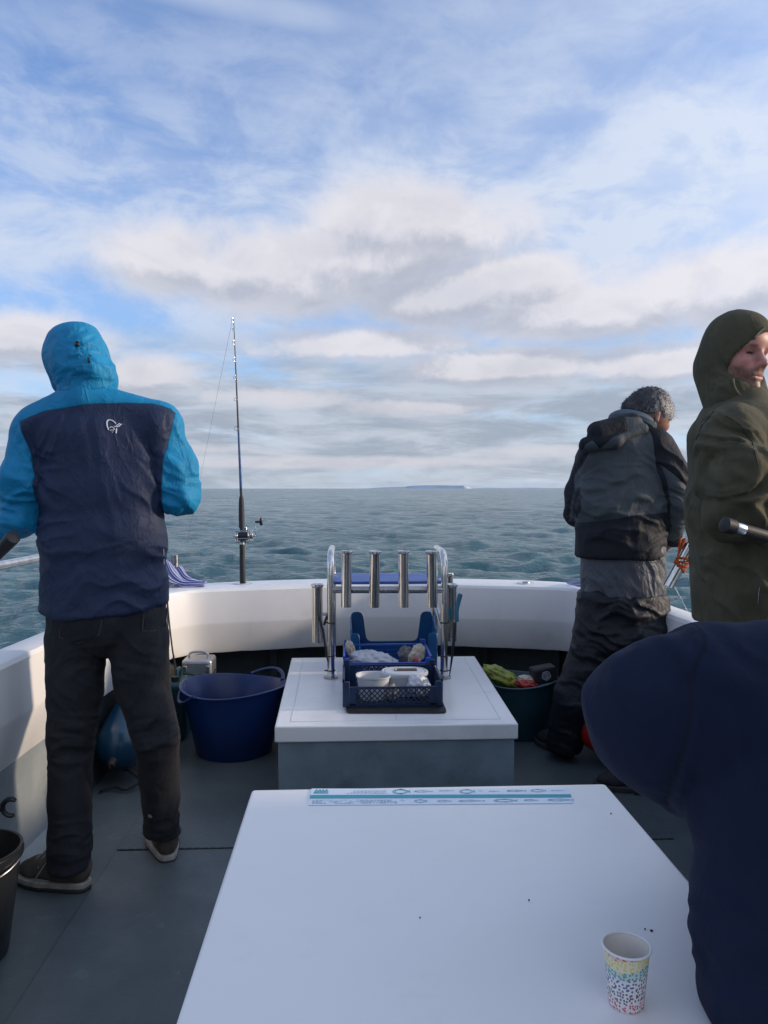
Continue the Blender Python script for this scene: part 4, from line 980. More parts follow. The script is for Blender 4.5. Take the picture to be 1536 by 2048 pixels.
# ------------------------------------------------------------------ the table with cup and fish ruler
TZ = .592
tb = thing('table', (0.01, 1.1, 0), 'white topped cabin table in the foreground with chamfered edge', 'table')
xa = WZ(505, 1574, TZ).x; xb = WZ(1215, 1572, TZ).x; yt = WZ(860, 1573, TZ).y; yn = .42
mb = MB(); pts = rounded_poly([(xa, yn, TZ-.042), (xb, yn, TZ-.042), (xb, yt, TZ-.042), (xa, yt, TZ-.042)], .012, 4); mb.prism(pts, (0, 0, .042)); mb.build('tabletop', M['table'], tb, bevel=.006, seg=3)
mb = MB(); mb.box(((xa+xb)/2, (yt+yn)/2-.03, .003+(TZ-.046)/2), (xb-xa-.10, yt-yn-.14, TZ-.046)); mb.build('cabinet', M['grey_paint'], tb, bevel=.006)
for (x, y, r) in ((1303, 1861, .0028), (1222, 1627, .0018), (1058, 1800, .0016), (840, 1835, .0014), (1290, 1858, .0014)):
    p = WZ(x, y, TZ+.0012); mb = MB(); mb.ell(p, (r, r*.7, .0016), None, 8, 5); tag(mb.build('crumb', M['black'], None), {1303: 'largest dark speck on the table beyond the paper cup', 1222: 'dark speck near the far right corner of the table', 1058: 'tiny dark speck in the middle right of the table', 840: 'tiny dark speck in the middle left of the table', 1290: 'tiny speck beside the largest dark speck'}[x], 'speck')
# ruler strip
e = .0018
ul, ur, lr, ll = (WZ(x, y, TZ+e) for x, y in ((623, 1577, ), (1138, 1577), (1146, 1606), (617, 1610)))
rs_ = thing('fish_ruler', tuple(ll), 'long white paper fish ruler with a teal stripe taped along the far table edge', 'ruler')
mb = MB(); mb.prism([ll, lr, ur, ul], (0, 0, -.0012)); mb.build('paper', mat('glossy_white_print', (.70, .78, .86), .3, var=.01), rs_)
def RR(u, v, h=.0006): return ll.lerp(lr, u).lerp(ul.lerp(ur, u), v)+Vector((0, 0, h))
tealp = mat('teal_print', (.01, .33, .40), .4, var=.05); pale = mat('pale_teal_print', (.16, .42, .53), .4, var=.05); grey_p = mat('pale_blue_print', (.30, .44, .55), .4)
def flat(mb, pts): mb.add(pts, [tuple(range(len(pts)))])
mb = MB(); flat(mb, [RR(0, .37), RR(1, .37), RR(1, .58), RR(0, .58)]); mb.build('stripe', tealp, rs_)
mb = MB()
for i in range(1, 120): flat(mb, [RR(i/120-.0006, .50, .0009), RR(i/120+.0006, .50, .0009), RR(i/120+.0006, .58 if i % 5 else .44, .0009), RR(i/120-.0006, .58 if i % 5 else .44, .0009)])
mb.build('ruler_marks', mat('dark_teal_print', (.01, .20, .27), .4), rs_)
def fish(u, v, L, H, kind, mt):
    mb = MB(); n = 28; o = []
    for i in range(n):
        t = i/n*2*PI; x = math.cos(t); y = math.sin(t); yy = y*(1-.35*x if kind else 1)*abs(math.sin(t))**.15 if kind else y
        o.append((x, yy))
    def ringstrip(o, w):
        for i in range(len(o)):
            a = o[i]; b = o[(i+1) % len(o)]
            flat(mb, [RR(u+a[0]*L, v+a[1]*H), RR(u+b[0]*L, v+b[1]*H), RR(u+b[0]*L*(1-w), v+b[1]*H*(1-w*1.6)), RR(u+a[0]*L*(1-w), v+a[1]*H*(1-w*1.6))])
    ringstrip(o, .13 if kind == 0 else .22)
    if kind == 0: ringstrip([(a*.74, b*.7) for a, b in o], .08)
    flat(mb, [RR(u+L*.95, v), RR(u+L*1.3, v+H*.75), RR(u+L*1.22, v), RR(u+L*1.3, v-H*.75)])
    flat(mb, [RR(u-L*.3, v+H*.85), RR(u+L*.1, v+H*1.25), RR(u+L*.5, v+H*.75)]); flat(mb, [RR(u-L*.1, v-H*.85), RR(u+L*.1, v-H*1.2), RR(u+L*.35, v-H*.8)])
    flat(mb, [RR(u-L*.72, v+H*.1), RR(u-L*.62, v+H*.3), RR(u-L*.55, v+H*.1), RR(u-L*.62, v-H*.1)])
    mb.build('fish_outline', mt, rs_)
for u, v, L, H, k, mt in ((.345, .79, .030, .15, 0, tealp), (.43, .80, .032, .055, 1, pale), (.52, .84, .026, .04, 1, grey_p), (.60, .79, .027, .14, 0, pale), (.655, .82, .008, .03, 1, grey_p), (.705, .80, .018, .03, 1, pale), (.79, .83, .034, .05, 1, tealp), (.875, .84, .026, .10, 0, grey_p), (.95, .84, .022, .03, 1, grey_p),
                       (.42, .18, .022, .09, 0, pale), (.51, .17, .024, .06, 1, grey_p), (.61, .17, .045, .055, 1, pale), (.74, .18, .040, .10, 0, pale), (.84, .19, .024, .05, 1, tealp), (.95, .20, .045, .07, 1, pale)):
    fish(u, v, L, H, k, mt)
# printed logo block: dark teal box with a wave and letters too small to read
mb = MB(); flat(mb, [RR(.012, .68), RR(.068, .68), RR(.068, .745), RR(.012, .745)])
for i, u in enumerate((.014, .027, .040, .053)):
    flat(mb, [RR(u, .79), RR(u+.004, .79), RR(u+.009, .93), RR(u+.005, .93)]); flat(mb, [RR(u+.009, .93, .0007), RR(u+.005, .93, .0007), RR(u+.010, .79, .0007), RR(u+.0135, .79, .0007)])
flat(mb, [RR(.012, .76), RR(.068, .80), RR(.068, .83), RR(.012, .78)]); mb.build('printed_emblem', tealp, rs_)
mb = MB(); rnd = random.Random(3)
for (u0, u1, v0, v1, rows) in ((.13, .29, .66, .90, 4), (.012, .36, .06, .30, 5)):
    for r in range(rows):
        v = v0+(v1-v0)*r/rows; u = u0+(0 if rows > 4 else rnd.random()*.04)
        while u < u1:
            w = rnd.uniform(.004, .013); flat(mb, [RR(u, v), RR(u+w, v), RR(u+w, v+.022), RR(u, v+.022)]); u += w+.004+(.03 if rows > 4 and rnd.random() < .2 else 0)
tag(mb.build('small_print', grey_p, rs_), kind='stuff')
# paper cup
def cup_mat():
    m, g, b = principled('dotted_paper_cup'); tc = g.node('ShaderNodeTexCoord').outputs['UV']; u, v, _ = g.sep(tc)
    vo = g.node('ShaderNodeTexVoronoi'); vo.voronoi_dimensions = '2D'; vo.feature = 'F1'; vo.inputs['Scale'].default_value = 1; vo.inputs['Randomness'].default_value = .82
    g.put(vo.inputs['Vector'], g.comb(g.m('MULTIPLY', u, 38), g.m('MULTIPLY', v, 16), 0.0)); dot = g.ss(vo.outputs['Distance'], .36, .30)
    wv = g.m('ADD', v, g.m('MULTIPLY', g.m('SINE', g.m('MULTIPLY', u, 12.566)), .05)); rr_, gg, bb_ = g.sep(vo.outputs['Color']); wv = g.m('ADD', wv, g.m('MULTIPLY', g.m('SUBTRACT', rr_, .5), .05))
    cr = g.node('ShaderNodeValToRGB'); cr.color_ramp.interpolation = 'CONSTANT'; el = cr.color_ramp.elements; el[0].position = 0; el[0].color = (.62, .02, .08, 1); el[1].position = .19; el[1].color = (.09, .02, .10, 1)
    for p_, c_ in ((.34, (.03, .04, .16)), (.50, (.02, .07, .28)), (.60, (.02, .30, .28)), (.74, (.75, .62, .08)), (.95, (.70, .10, .03))): e_ = el.new(p_); e_.color = c_+(1,)
    g.put(cr.inputs[0], wv); tint = g.mix(.30, (.80, .77, .73), cr.outputs[0]); base = g.mix(g.ss(wv, .55, .70, 0, 1), (.80, .77, .73), tint); g.put(b.inputs['Base Color'], g.mix(g.m('MULTIPLY', dot, .88), base, cr.outputs[0])); b.inputs['Roughness'].default_value = .45; return m
cup = thing('paper_cup', tuple(WZ(1252, 2008, TZ)), 'white paper cup with bands of rainbow coloured dots on the table', 'cup')
cc = WZ(1252, 2006, TZ); cc.z = TZ+.0005; n = 48; H = .080; R0, R1 = .0232, .0312
bm = bmesh.new(); uvl = bm.loops.layers.uv.new('UV'); rows = []
for j, z in enumerate((0, .25, .5, .75, 1)): rows.append([bm.verts.new((cc.x+(R0+(R1-R0)*z)*math.cos(2*PI*k/n), cc.y+(R0+(R1-R0)*z)*math.sin(2*PI*k/n), cc.z+H*z)) for k in range(n)])
for j in range(4):
    for k in range(n):
        f = bm.faces.new((rows[j][k], rows[j][(k+1) % n], rows[j+1][(k+1) % n], rows[j+1][k])); f.smooth = True
        for l, (a, b) in zip(f.loops, ((k, j), (k+1, j), (k+1, j+1), (k, j+1))): l[uvl].uv = (a/n, b/4)
me = bpy.data.meshes.new('wall'); bm.to_mesh(me); bm.free(); link_mesh('wall', me, cup, cup_mat())
paper = mat('cream_cup_inside', (.78, .72, .64), .5, var=.02)
mb = MB(); mb.capb = mb.capt = False; mb.lathe([(R1-.0006, H-.001), (R0-.0002, .008), (.0005, .007)], cc, n); mb.build('inside', paper, cup)
mb = MB(); mb.tube([cc+Vector(((R1+.0008)*math.cos(t), (R1+.0008)*math.sin(t), H)) for t in [k*2*PI/n for k in range(n)]], .0016, 8, close=True); mb.build('rim', mat('rim_paper', (.80, .79, .78), .45, var=.01), cup)
# ------------------------------------------------------------------ people
RT = A(_rt); FW = A((_fw.x, _fw.y, 0)); FW /= np.linalg.norm(FW); UP = A((0, 0, 1))
def w(px, py, d): return A(W(px, py, d))
def bbox(segs, m=.06):
    P = np.array([list(s[0])+[max(np.ravel([s[2]]).max(), np.ravel([s[3]]).max())] for s in segs]+[list(s[1])+[max(np.ravel([s[2]]).max(), np.ravel([s[3]]).max())] for s in segs])
    return (P[:, :3]-P[:, 3:]).min(0)-m, (P[:, :3]+P[:, 3:]).max(0)+m
def make(segs, vox, k=.035, side=RT, grow=1.0, extra=None):
    """segs: (a, b, ra, rb[, side[, k]])"""
    s2 = [(q[0], q[1], np.array(q[2])*grow if not np.isscalar(q[2]) else q[2]*grow, np.array(q[3])*grow if not np.isscalar(q[3]) else q[3]*grow) for q in segs]
    lo, hi = bbox(s2)
    if extra is not None: lo = np.minimum(lo, extra[0]); hi = np.maximum(hi, extra[1])
    S = SDF(lo, hi, vox)
    for q, s in zip(segs, s2): S.seg(s[0], s[1], tuple(s[2]) if not np.isscalar(s[2]) else s[2], tuple(s[3]) if not np.isscalar(s[3]) else s[3], side=q[4] if len(q) > 4 and q[4] is not None else side, k=q[5] if len(q) > 5 else k)
    return S
def folds(V, spots):
    """spots: (centre, radius, direction across the creases, wavelength, amplitude)"""
    d = np.zeros(len(V))
    for i, (c, r, dr, wl, am) in enumerate(spots):
        dr = A(dr)/np.linalg.norm(dr); q = V-c; g_ = np.exp(-((q**2).sum(1)/(r*1.15)**2)**1.5)
        t1 = np.cross(dr, A((0.1, 1, 0.05))); t1 /= np.linalg.norm(t1); t2 = np.cross(dr, t1)
        bend = (fbm(q*7+i*3.1, 2)-.5)*wl*3.0
        P = np.stack([(q@dr+bend)/(wl*1.15), q@t1/(wl*4.2), q@t2/(wl*4.2)], 1)+i*11.7
        n = vnoise(P)*.72+vnoise(P*1.9+4)*.28; s = 1-np.abs(n-.5)*4.4
        d += am*1.7*g_*(np.where(s > 0, s**1.5, s*.55))
    return d
def drape(V, amp, scale, stretch, o=3, seed=0, rot=0):
    c, s = math.cos(rot), math.sin(rot); P = np.stack([V[:, 0]*c+V[:, 2]*s, V[:, 1], -V[:, 0]*s+V[:, 2]*c], 1)*np.array(stretch)*scale+seed
    n = fbm(P+(fbm(P*.7+5, 2)[:, None]-.5)*1.2, o); r = 1-np.abs(n-.5)*4.2; return amp*(np.clip(r, -1, 1)*.7+(n-.5)*1.2)
def shoe(parent, heel, d, L=.285, up=(.07, .058, .045), mid=(.30, .28, .25), sole=(.03, .025, .022), laces=True, w_=.048, name='shoe'):
    h = A(heel); h[2] = 0.008; d = A(d); d[2] = 0; d /= np.linalg.norm(d); s = np.cross(d, UP)*1.18
    P = lambda a, b, c: h+d*a*L+s*b+UP*c
    S = SDF(np.minimum(P(-.1, 0, 0), P(1.1, 0, 0))-.09, np.maximum(P(-.1, 0, 0), P(1.1, 0, 0))+(.09, .09, .17), .0045)
    S.seg(P(.13, 0, .055), P(.36, 0, .055), (.036, .045), (.040, .05), side=s, k=.02); S.seg(P(.36, 0, .05), P(.72, .004, .035), (.040, .05), (.046, .034), side=s, k=.025)
    S.seg(P(.72, .004, .035), P(.86, .002, .03), (.046, .034), (.036, .026), side=s, k=.02); S.seg(P(.14, 0, .07), P(.20, 0, .115), (.036, .040), (.042, .046), side=s, k=.02)
    S.cut(lambda X, Y, Z: .022-Z)
    m = mat(name+'_upper', up, .85, var=.2, vs=30, bump=.0006, bs=150); implicit(name, S, m, parent, disp=lambda V, N: (fbm(V*40, 2)-.5)*.003)
    sh = [o for o in parent.children][-1]
    out = []; 
    for t in np.linspace(0, 2*PI, 40, endpoint=False):
        a = .5-.5*math.cos(t); wd = (.036+.012*math.sin(min(a, 1)*PI*.75)**2+ (.004 if a > .5 else 0)); b = math.copysign(abs(math.sin(t))**.55, math.sin(t))*wd; out.append(P(a*1.0-.0, b, 0))
    for z0, z1, c, nm in ((.001, .012, sole, 'outsole'), (.0125, .031, mid, 'midsole')):
        mb = MB(); mb.prism([Vector(p)+Vector((0, 0, z0-.008+.0)) for p in out], (0, 0, z1-z0)); mb.build(nm, mat(name+'_'+nm, c, .7, var=.15, vs=25), sh, bevel=.003)
    if laces:
        mb = MB()
        for a in (.42, .50, .58, .66): mb.tube(spline([Vector(P(a, -.032, .085-a*.045)), Vector(P(a+.03, 0, .112-a*.055)), Vector(P(a+.0, .032, .085-a*.045))], 5), .0018, 6)
        for sg in (-1, 1): mb.tube(spline([Vector(P(.42, 0, .10)), Vector(P(.44, .03*sg, .092)), Vector(P(.50, .052*sg, .055)), Vector(P(.56, .052*sg, .03))], 6), .0018, 6)
        mb.build('laces', mat(name+'_laces', (.30, .28, .27), .8), sh)
def surf_strip(name, obj_, pts, width, mt, parent, direction=(0, 1, 0), lift=.0015, close=False):
    """a printed line lying on a garment: polyline projected on the surface"""
    me = obj_.data; bvh = BVHTree.FromPolygons([v.co for v in me.vertices], [tuple(p.vertices) for p in me.polygons]); D = Vector(direction); out = []
    for p in pts:
        h = bvh.ray_cast(Vector(p)-D*1.0, D)
        if h[0] is not None: out.append(h[0]-D*lift)
    return out
# ============ the man in the blue hooded jacket
def blue_man():
    P = thing('person', tuple(W(215, 1750, 2.55)), 'person in turquoise and navy hooded jacket seen from behind at the port rail', 'person'); P.location.z = 0
    d = 2.58
    torso = [(w(200, 885, d), w(206, 985, d), (.198, .120), (.192, .118)), (w(206, 985, d), w(208, 1080, d), (.192, .118), (.192, .128)), (w(208, 1080, d), w(208, 1232, d), (.192, .128), (.208, .148)),
             (w(168, 812, d), w(172, 860, d), (.085, .070), (.15, .085)), (w(88, 862, d), w(316, 852, d), (.070, .07), (.068, .07), UP)]
    trap = [(w(172, 800, d-.02), w(78, 846, d), .062, .066), (w(176, 800, d-.02), w(322, 842, d), .062, .062)]
    larm = [(w(66, 868, d), w(48, 960, d-.02), .066, .066), (w(48, 960, d-.02), w(44, 1034, d), .066, .062), (w(44, 1034, d), w(-30, 1086, d+.26), .060, .042)]
    rarm = [(w(324, 864, d), w(352, 935, d+.01), .058, .060), (w(352, 935, d+.01), w(360, 992, d+.02), .060, .058), (w(362, 990, d+.02), w(300, 996, d+.30), .058, .040)]
    legs = [(w(212, 1200, d), w(212, 1228, d), (.195, .135), (.195, .135)),
            (w(152, 1280, d), w(150, 1380, d-.02), (.108, .112), (.090, .095)), (w(150, 1380, d-.02), w(143, 1480, d-.03), (.090, .095), (.079, .085)), (w(143, 1480, d-.03), w(141, 1600, d-.06), (.078, .086), (.072, .078)), (w(141, 1600, d-.06), w(140, 1745, d-.09), (.072, .078), (.066, .072)),
            (w(278, 1275, d), w(287, 1370, d+.01), (.106, .112), (.092, .098)), (w(287, 1370, d+.01), w(313, 1480, d), (.092, .098), (.078, .086)), (w(313, 1480, d), w(322, 1600, d+.06), (.076, .084), (.069, .076)), (w(322, 1600, d+.06), w(328, 1700, d+.10), (.069, .076), (.064, .070))]
    head = [(w(150, 715, d+.03), w(152, 722, d+.05), (.078, .095), (.075, .09)), (w(160, 750, d), w(172, 800, d), .06, .062)]
    # body, one continuous mesh with hands
    S = make(torso+larm+rarm+legs+head, .009, grow=.80, extra=(w(-120, 1150, d+.5)-.05, w(300, 950, d+.55)+.05))
    hand(S, larm[-1][1], larm[-1][1]-larm[-1][0], (0, 0, -1), RT, 1.0, k=.01); hand(S, rarm[-1][1], rarm[-1][1]-rarm[-1][0], (0, 0, -1), -RT, 1.0, k=.01)
    S.cut(lambda X, Y, Z: .13-Z)
    implicit('body', S, M['skin'], P, color=lambda V: np.tile((.42, .24, .18), (len(V), 1)))
    # jacket
    S = make(torso+trap+larm+rarm, .0052, k=.03)
    def hem(X, Y, Z):
        u = (X-w(205, 1200, d)[0])/.2; return (w(205, 1223, d)[2]+.018*u*u+.010*u)-Z
    S.cut(hem, k=.004)
    sc1 = (1.0, 1.0, .45)
    spots = [(w(72, 985, d-.06), .10, (.3, 0, 1), .034, .0065), (w(52, 1040, d-.05), .10, (.4, 0, 1), .030, .006), (w(362, 1005, d-.03), .09, (.5, 0, 1), .032, .006), (w(335, 900, d-.04), .10, (1, 0, .6), .034, .0045),
             (w(92, 880, d-.08), .09, (1, 0, -.35), .032, .0055), (w(318, 1130, d-.1), .11, (.25, 0, 1), .036, .0045), (w(95, 1080, d-.1), .10, (-.2, 0, 1), .042, .004), (w(210, 1170, d-.12), .20, (-.35, 0, 1), .060, .0035),
             (w(330, 960, d-.1), .11, (1, 0, .35), .040, .0055), (w(30, 930, d-.05), .1, (.8, 0, .5), .035, .004)]
    bx, bz = w(205, 1000, d)[[0, 2]]
    def disp(V, N):
        back = drape(V, .0075, 5.2, (1.25, .8, .42), 3, 3.3, .25); low = drape(V, .0045, 9, (1.0, .8, .9), 3, 9.1, -.35)
        arm = (V[:, 0] < w(88, 900, d)[0]) | (V[:, 0] > w(338, 900, d)[0]); yoke = np.clip((V[:, 2]-w(200, 850, d)[2])/.06, 0, 1)
        base = np.where(arm, low*1.2, back+low*np.clip((w(200, 1060, d)[2]-V[:, 2])/.2, 0, 1)*.9)*(1-yoke*.75)
        seam = -.0025*np.exp(-(panel(V)/.006)**2)
        return base*1.25+folds(V, spots)*1.25+seam
    poly = [w(x, y, d)[[0, 2]] for x, y in [(58, 848), (80, 838), (105, 828), (150, 821), (200, 814), (260, 811), (310, 811), (330, 815), (345, 820), (354, 828), (352, 850), (346, 875), (336, 920), (330, 985), (330, 1030), (345, 1045), (345, 1260), (60, 1260), (84, 1060), (88, 985), (88, 945), (78, 905), (66, 870)]]
    def panel(V): return poly_sd(V[:, 0], V[:, 2], poly)
    teal = (.002, .215, .42); navy = (.014, .025, .066)
    fab = fabric('jacket_shell', teal, navy, rough=.62, crinkle=.0016, cscale=17, var=.07, sheen=.0)
    J = implicit('jacket', S, fab, P, disp=disp, attrs={'panel': panel}, it=2)
    # hood
    S = SDF(w(60, 840, d)-.1, w(260, 600, d)+.25, .0048)
    S.ball(w(152, 716, d+.04), (.094, .115, .100), k=.03); S.seg(w(176, 706, d+.02), w(192, 755, d), (.060, .085), (.062, .08), side=RT, k=.04); S.seg(w(165, 748, d), w(176, 802, d+.01), (.082, .078), (.096, .068), side=RT, k=.04); S.seg(w(126, 706, d+.06), w(128, 766, d+.10), (.052, .075), (.036, .055), side=RT, k=.04)
    S.ball(w(142, 676, d+.06), (.052, .08, .036), k=.04); S.ball(w(166, 668, d+.04), (.045, .07, .030), k=.03)
    sp2 = [(w(165, 742, d-.09), .085, (-.12, 0, 1), .026, .0065), (w(150, 772, d-.07), .06, (-.25, 0, 1), .024, .006), (w(215, 735, d-.03), .05, (1, 0, .55), .022, .005), (w(160, 690, d-.10), .035, (.1, 0, 1), .020, .0055), (w(165, 668, d-.08), .05, (1, 0, -.3), .024, .0055)]
    H = implicit('hood', S, fabric('hood_shell', teal, rough=.6, crinkle=.0018, cscale=19, var=.07, sheen=.0), P, disp=lambda V, N: drape(V, .0045, 11, (1, .8, .8), 3, 2.2, .5)+folds(V, sp2), it=2)
    # cord lock and pull on the hood
    def on(o, x, y, dd=.002):
        pt = W(x, y, 1.0); di = (pt-CAM).normalized(); bvh = BVHTree.FromPolygons([v.co for v in o.data.vertices], [tuple(p.vertices) for p in o.data.polygons]); h = bvh.ray_cast(CAM, di); return (h[0]-di*dd) if h[0] else W(x, y, d-.12)
    mb = MB(); mb.ell(on(H, 155, 689), (.0085, .008, .0075), None, 10, 7); mb.ell(on(H, 155, 684), (.006, .006, .004), None, 8, 5); mb.build('cord_lock', M['black_gloss'], P)
    mb = MB(); mb.tube(spline([on(H, 157, 692, .004), on(H, 160, 706, .005), on(H, 168, 714, .006), on(H, 177, 716, .006)], 6), .0013, 6); mb.tube(spline([on(H, 158, 690, .004), on(H, 172, 703, .006), on(H, 184, 711, .004)], 6), .0013, 6); mb.build('hood_cord', mat('blue_cord', (.02, .26, .55), .6), P)
    mb = MB(); mb.tube([on(H, 177, 716, .007), on(H, 178.5, 724, .006)], .004, 8); mb.build('cord_pull', M['black_gloss'], P)
    # print on the back: outline of a helmeted head with horn strokes
    Z = lambda zx, zy: on(J, 60+zx*240/1536, 620+zy*300/1920, .0018)
    def stroke(pts, wd):
        c = spline([Vector(Z(*p)) for p in pts], 6); mb = MB(); mb.tube(c, [wd*.55]+[wd]*(len(c)-2)+[wd*.55], 6); mb.build('back_print', M['logo'], P)
    stroke([(1005, 1535), (985, 1480), (985, 1430), (1010, 1408), (1060, 1420), (1100, 1455)], .0021)
    stroke([(1075, 1488), (1110, 1495), (1140, 1485), (1160, 1465), (1178, 1462)], .0019); stroke([(1098, 1480), (1125, 1466), (1148, 1450)], .0014)
    stroke([(1108, 1515), (1100, 1580)], .0022); stroke([(1020, 1508), (1045, 1495), (1075, 1515), (1072, 1535)], .0015); stroke([(1022, 1545), (1050, 1535), (1072, 1550)], .0013); stroke([(1045, 1562), (1062, 1565)], .0013)
    # white label edge at the hip
    mb = MB(); mb.tube([on(J, 327, 1098, .0), on(J, 328, 1128, .0)], .0018, 6); mb.build('side_tag', M['logo'], P)
    mb = MB(); mb.tube(spline([Vector(w(86, 1040, d-.02)), Vector(w(82, 1052, d-.04)), Vector(w(83, 1065, d-.04))], 5), .004, 6); mb.build('hem_toggle', M['black'], P)
    # trousers
    S = make([legs[0]]+[(q[0], q[1], np.array(q[2])*.90, np.array(q[3])*.92) for q in legs[1:]], .0055, k=.013); zl = w(140, 1735, d-.09)[2]; zr = w(328, 1666, d+.10)[2]; xm = w(230, 1700, d)[0]
    S.cut(lambda X, Y, Z: np.where(X < xm, zl, zr)-Z, k=.004)
    sp3 = [(w(145, 1490, d-.1), .085, (.1, 0, 1), .026, .0055), (w(315, 1480, d-.08), .085, (-.1, 0, 1), .026, .0055), (w(175, 1320, d-.1), .09, (-.5, 0, 1), .036, .005), (w(250, 1320, d-.1), .08, (.6, 0, 1), .034, .005),
           (w(142, 1700, d-.12), .09, (.15, 0, 1), .030, .004), (w(328, 1670, d+.05), .07, (-.1, 0, 1), .028, .004), (w(150, 1400, d-.1), .12, (1, 0, .5), .045, .0035), (w(300, 1400, d-.1), .12, (1, 0, -.5), .045, .0035)]
    jeans = fabric('dark_denim', (.016, .017, .021), rough=.9, wear=(.046, .044, .044), crinkle=.0009, cscale=34, var=.14, fine=.0006)
    T = implicit('jeans', S, jeans, P, disp=lambda V, N: drape(V, .0055, 9, (1, 1, .75), 3, 7.7, .35)+folds(V, sp3)*1.5, it=2)
    seam = mat('denim_seam', (.05, .047, .045), .8)
    for pts in (((118, 1232), (120, 1275), (155, 1286), (198, 1270), (204, 1240)), ((288, 1225), (285, 1262), (308, 1262), (330, 1252), (334, 1215))):
        c = [on(T, x, y, .0008) for x, y in pts]; q = []
        for a_, b_ in zip(c[:-1], c[1:]): q += [a_.lerp(b_, t/4) for t in range(4)]
        mb = MB(); mb.tube(q+[c[-1]], .0022, 5); mb.build('pocket_seam', seam, P)
    shoe(P, w(170, 1780, 2.49)+RT*.012, -RT*.93+FW*.30, .285, up=(.075, .062, .048), mid=(.34, .32, .28), w_=.05)
    shoe(P, w(337, 1735, 2.66), -RT*.38+FW*.92, .285, up=(.085, .068, .052), mid=(.36, .33, .30))
    # rod held under the left arm
    r = thing('fishing_rod', tuple(W(25, 1076, 2.36)), 'black rod butt held by the person in turquoise at the left edge', 'fishing rod')
    a = W(27, 1074, 2.30); b = W(-14, 1118, 2.36); dr = (b-a).normalized(); mb = MB(); mb.tube([a-dr*.004, a, a+dr*.02, a+dr*.10, a+dr*.26], [.012, .021, .021, .0175, .0165], 16); mb.build('butt_grip', M['black'], r)
    dd = (dr*.5+Vector((-.85, .25, -.15))).normalized(); e = a+dr*.26; mb = MB(); mb.tube([e, e+dd*.5, e+dd*1.9], [.009, .007, .002], 10); mb.build('blank', M['black_gloss'], r)
blue_man()
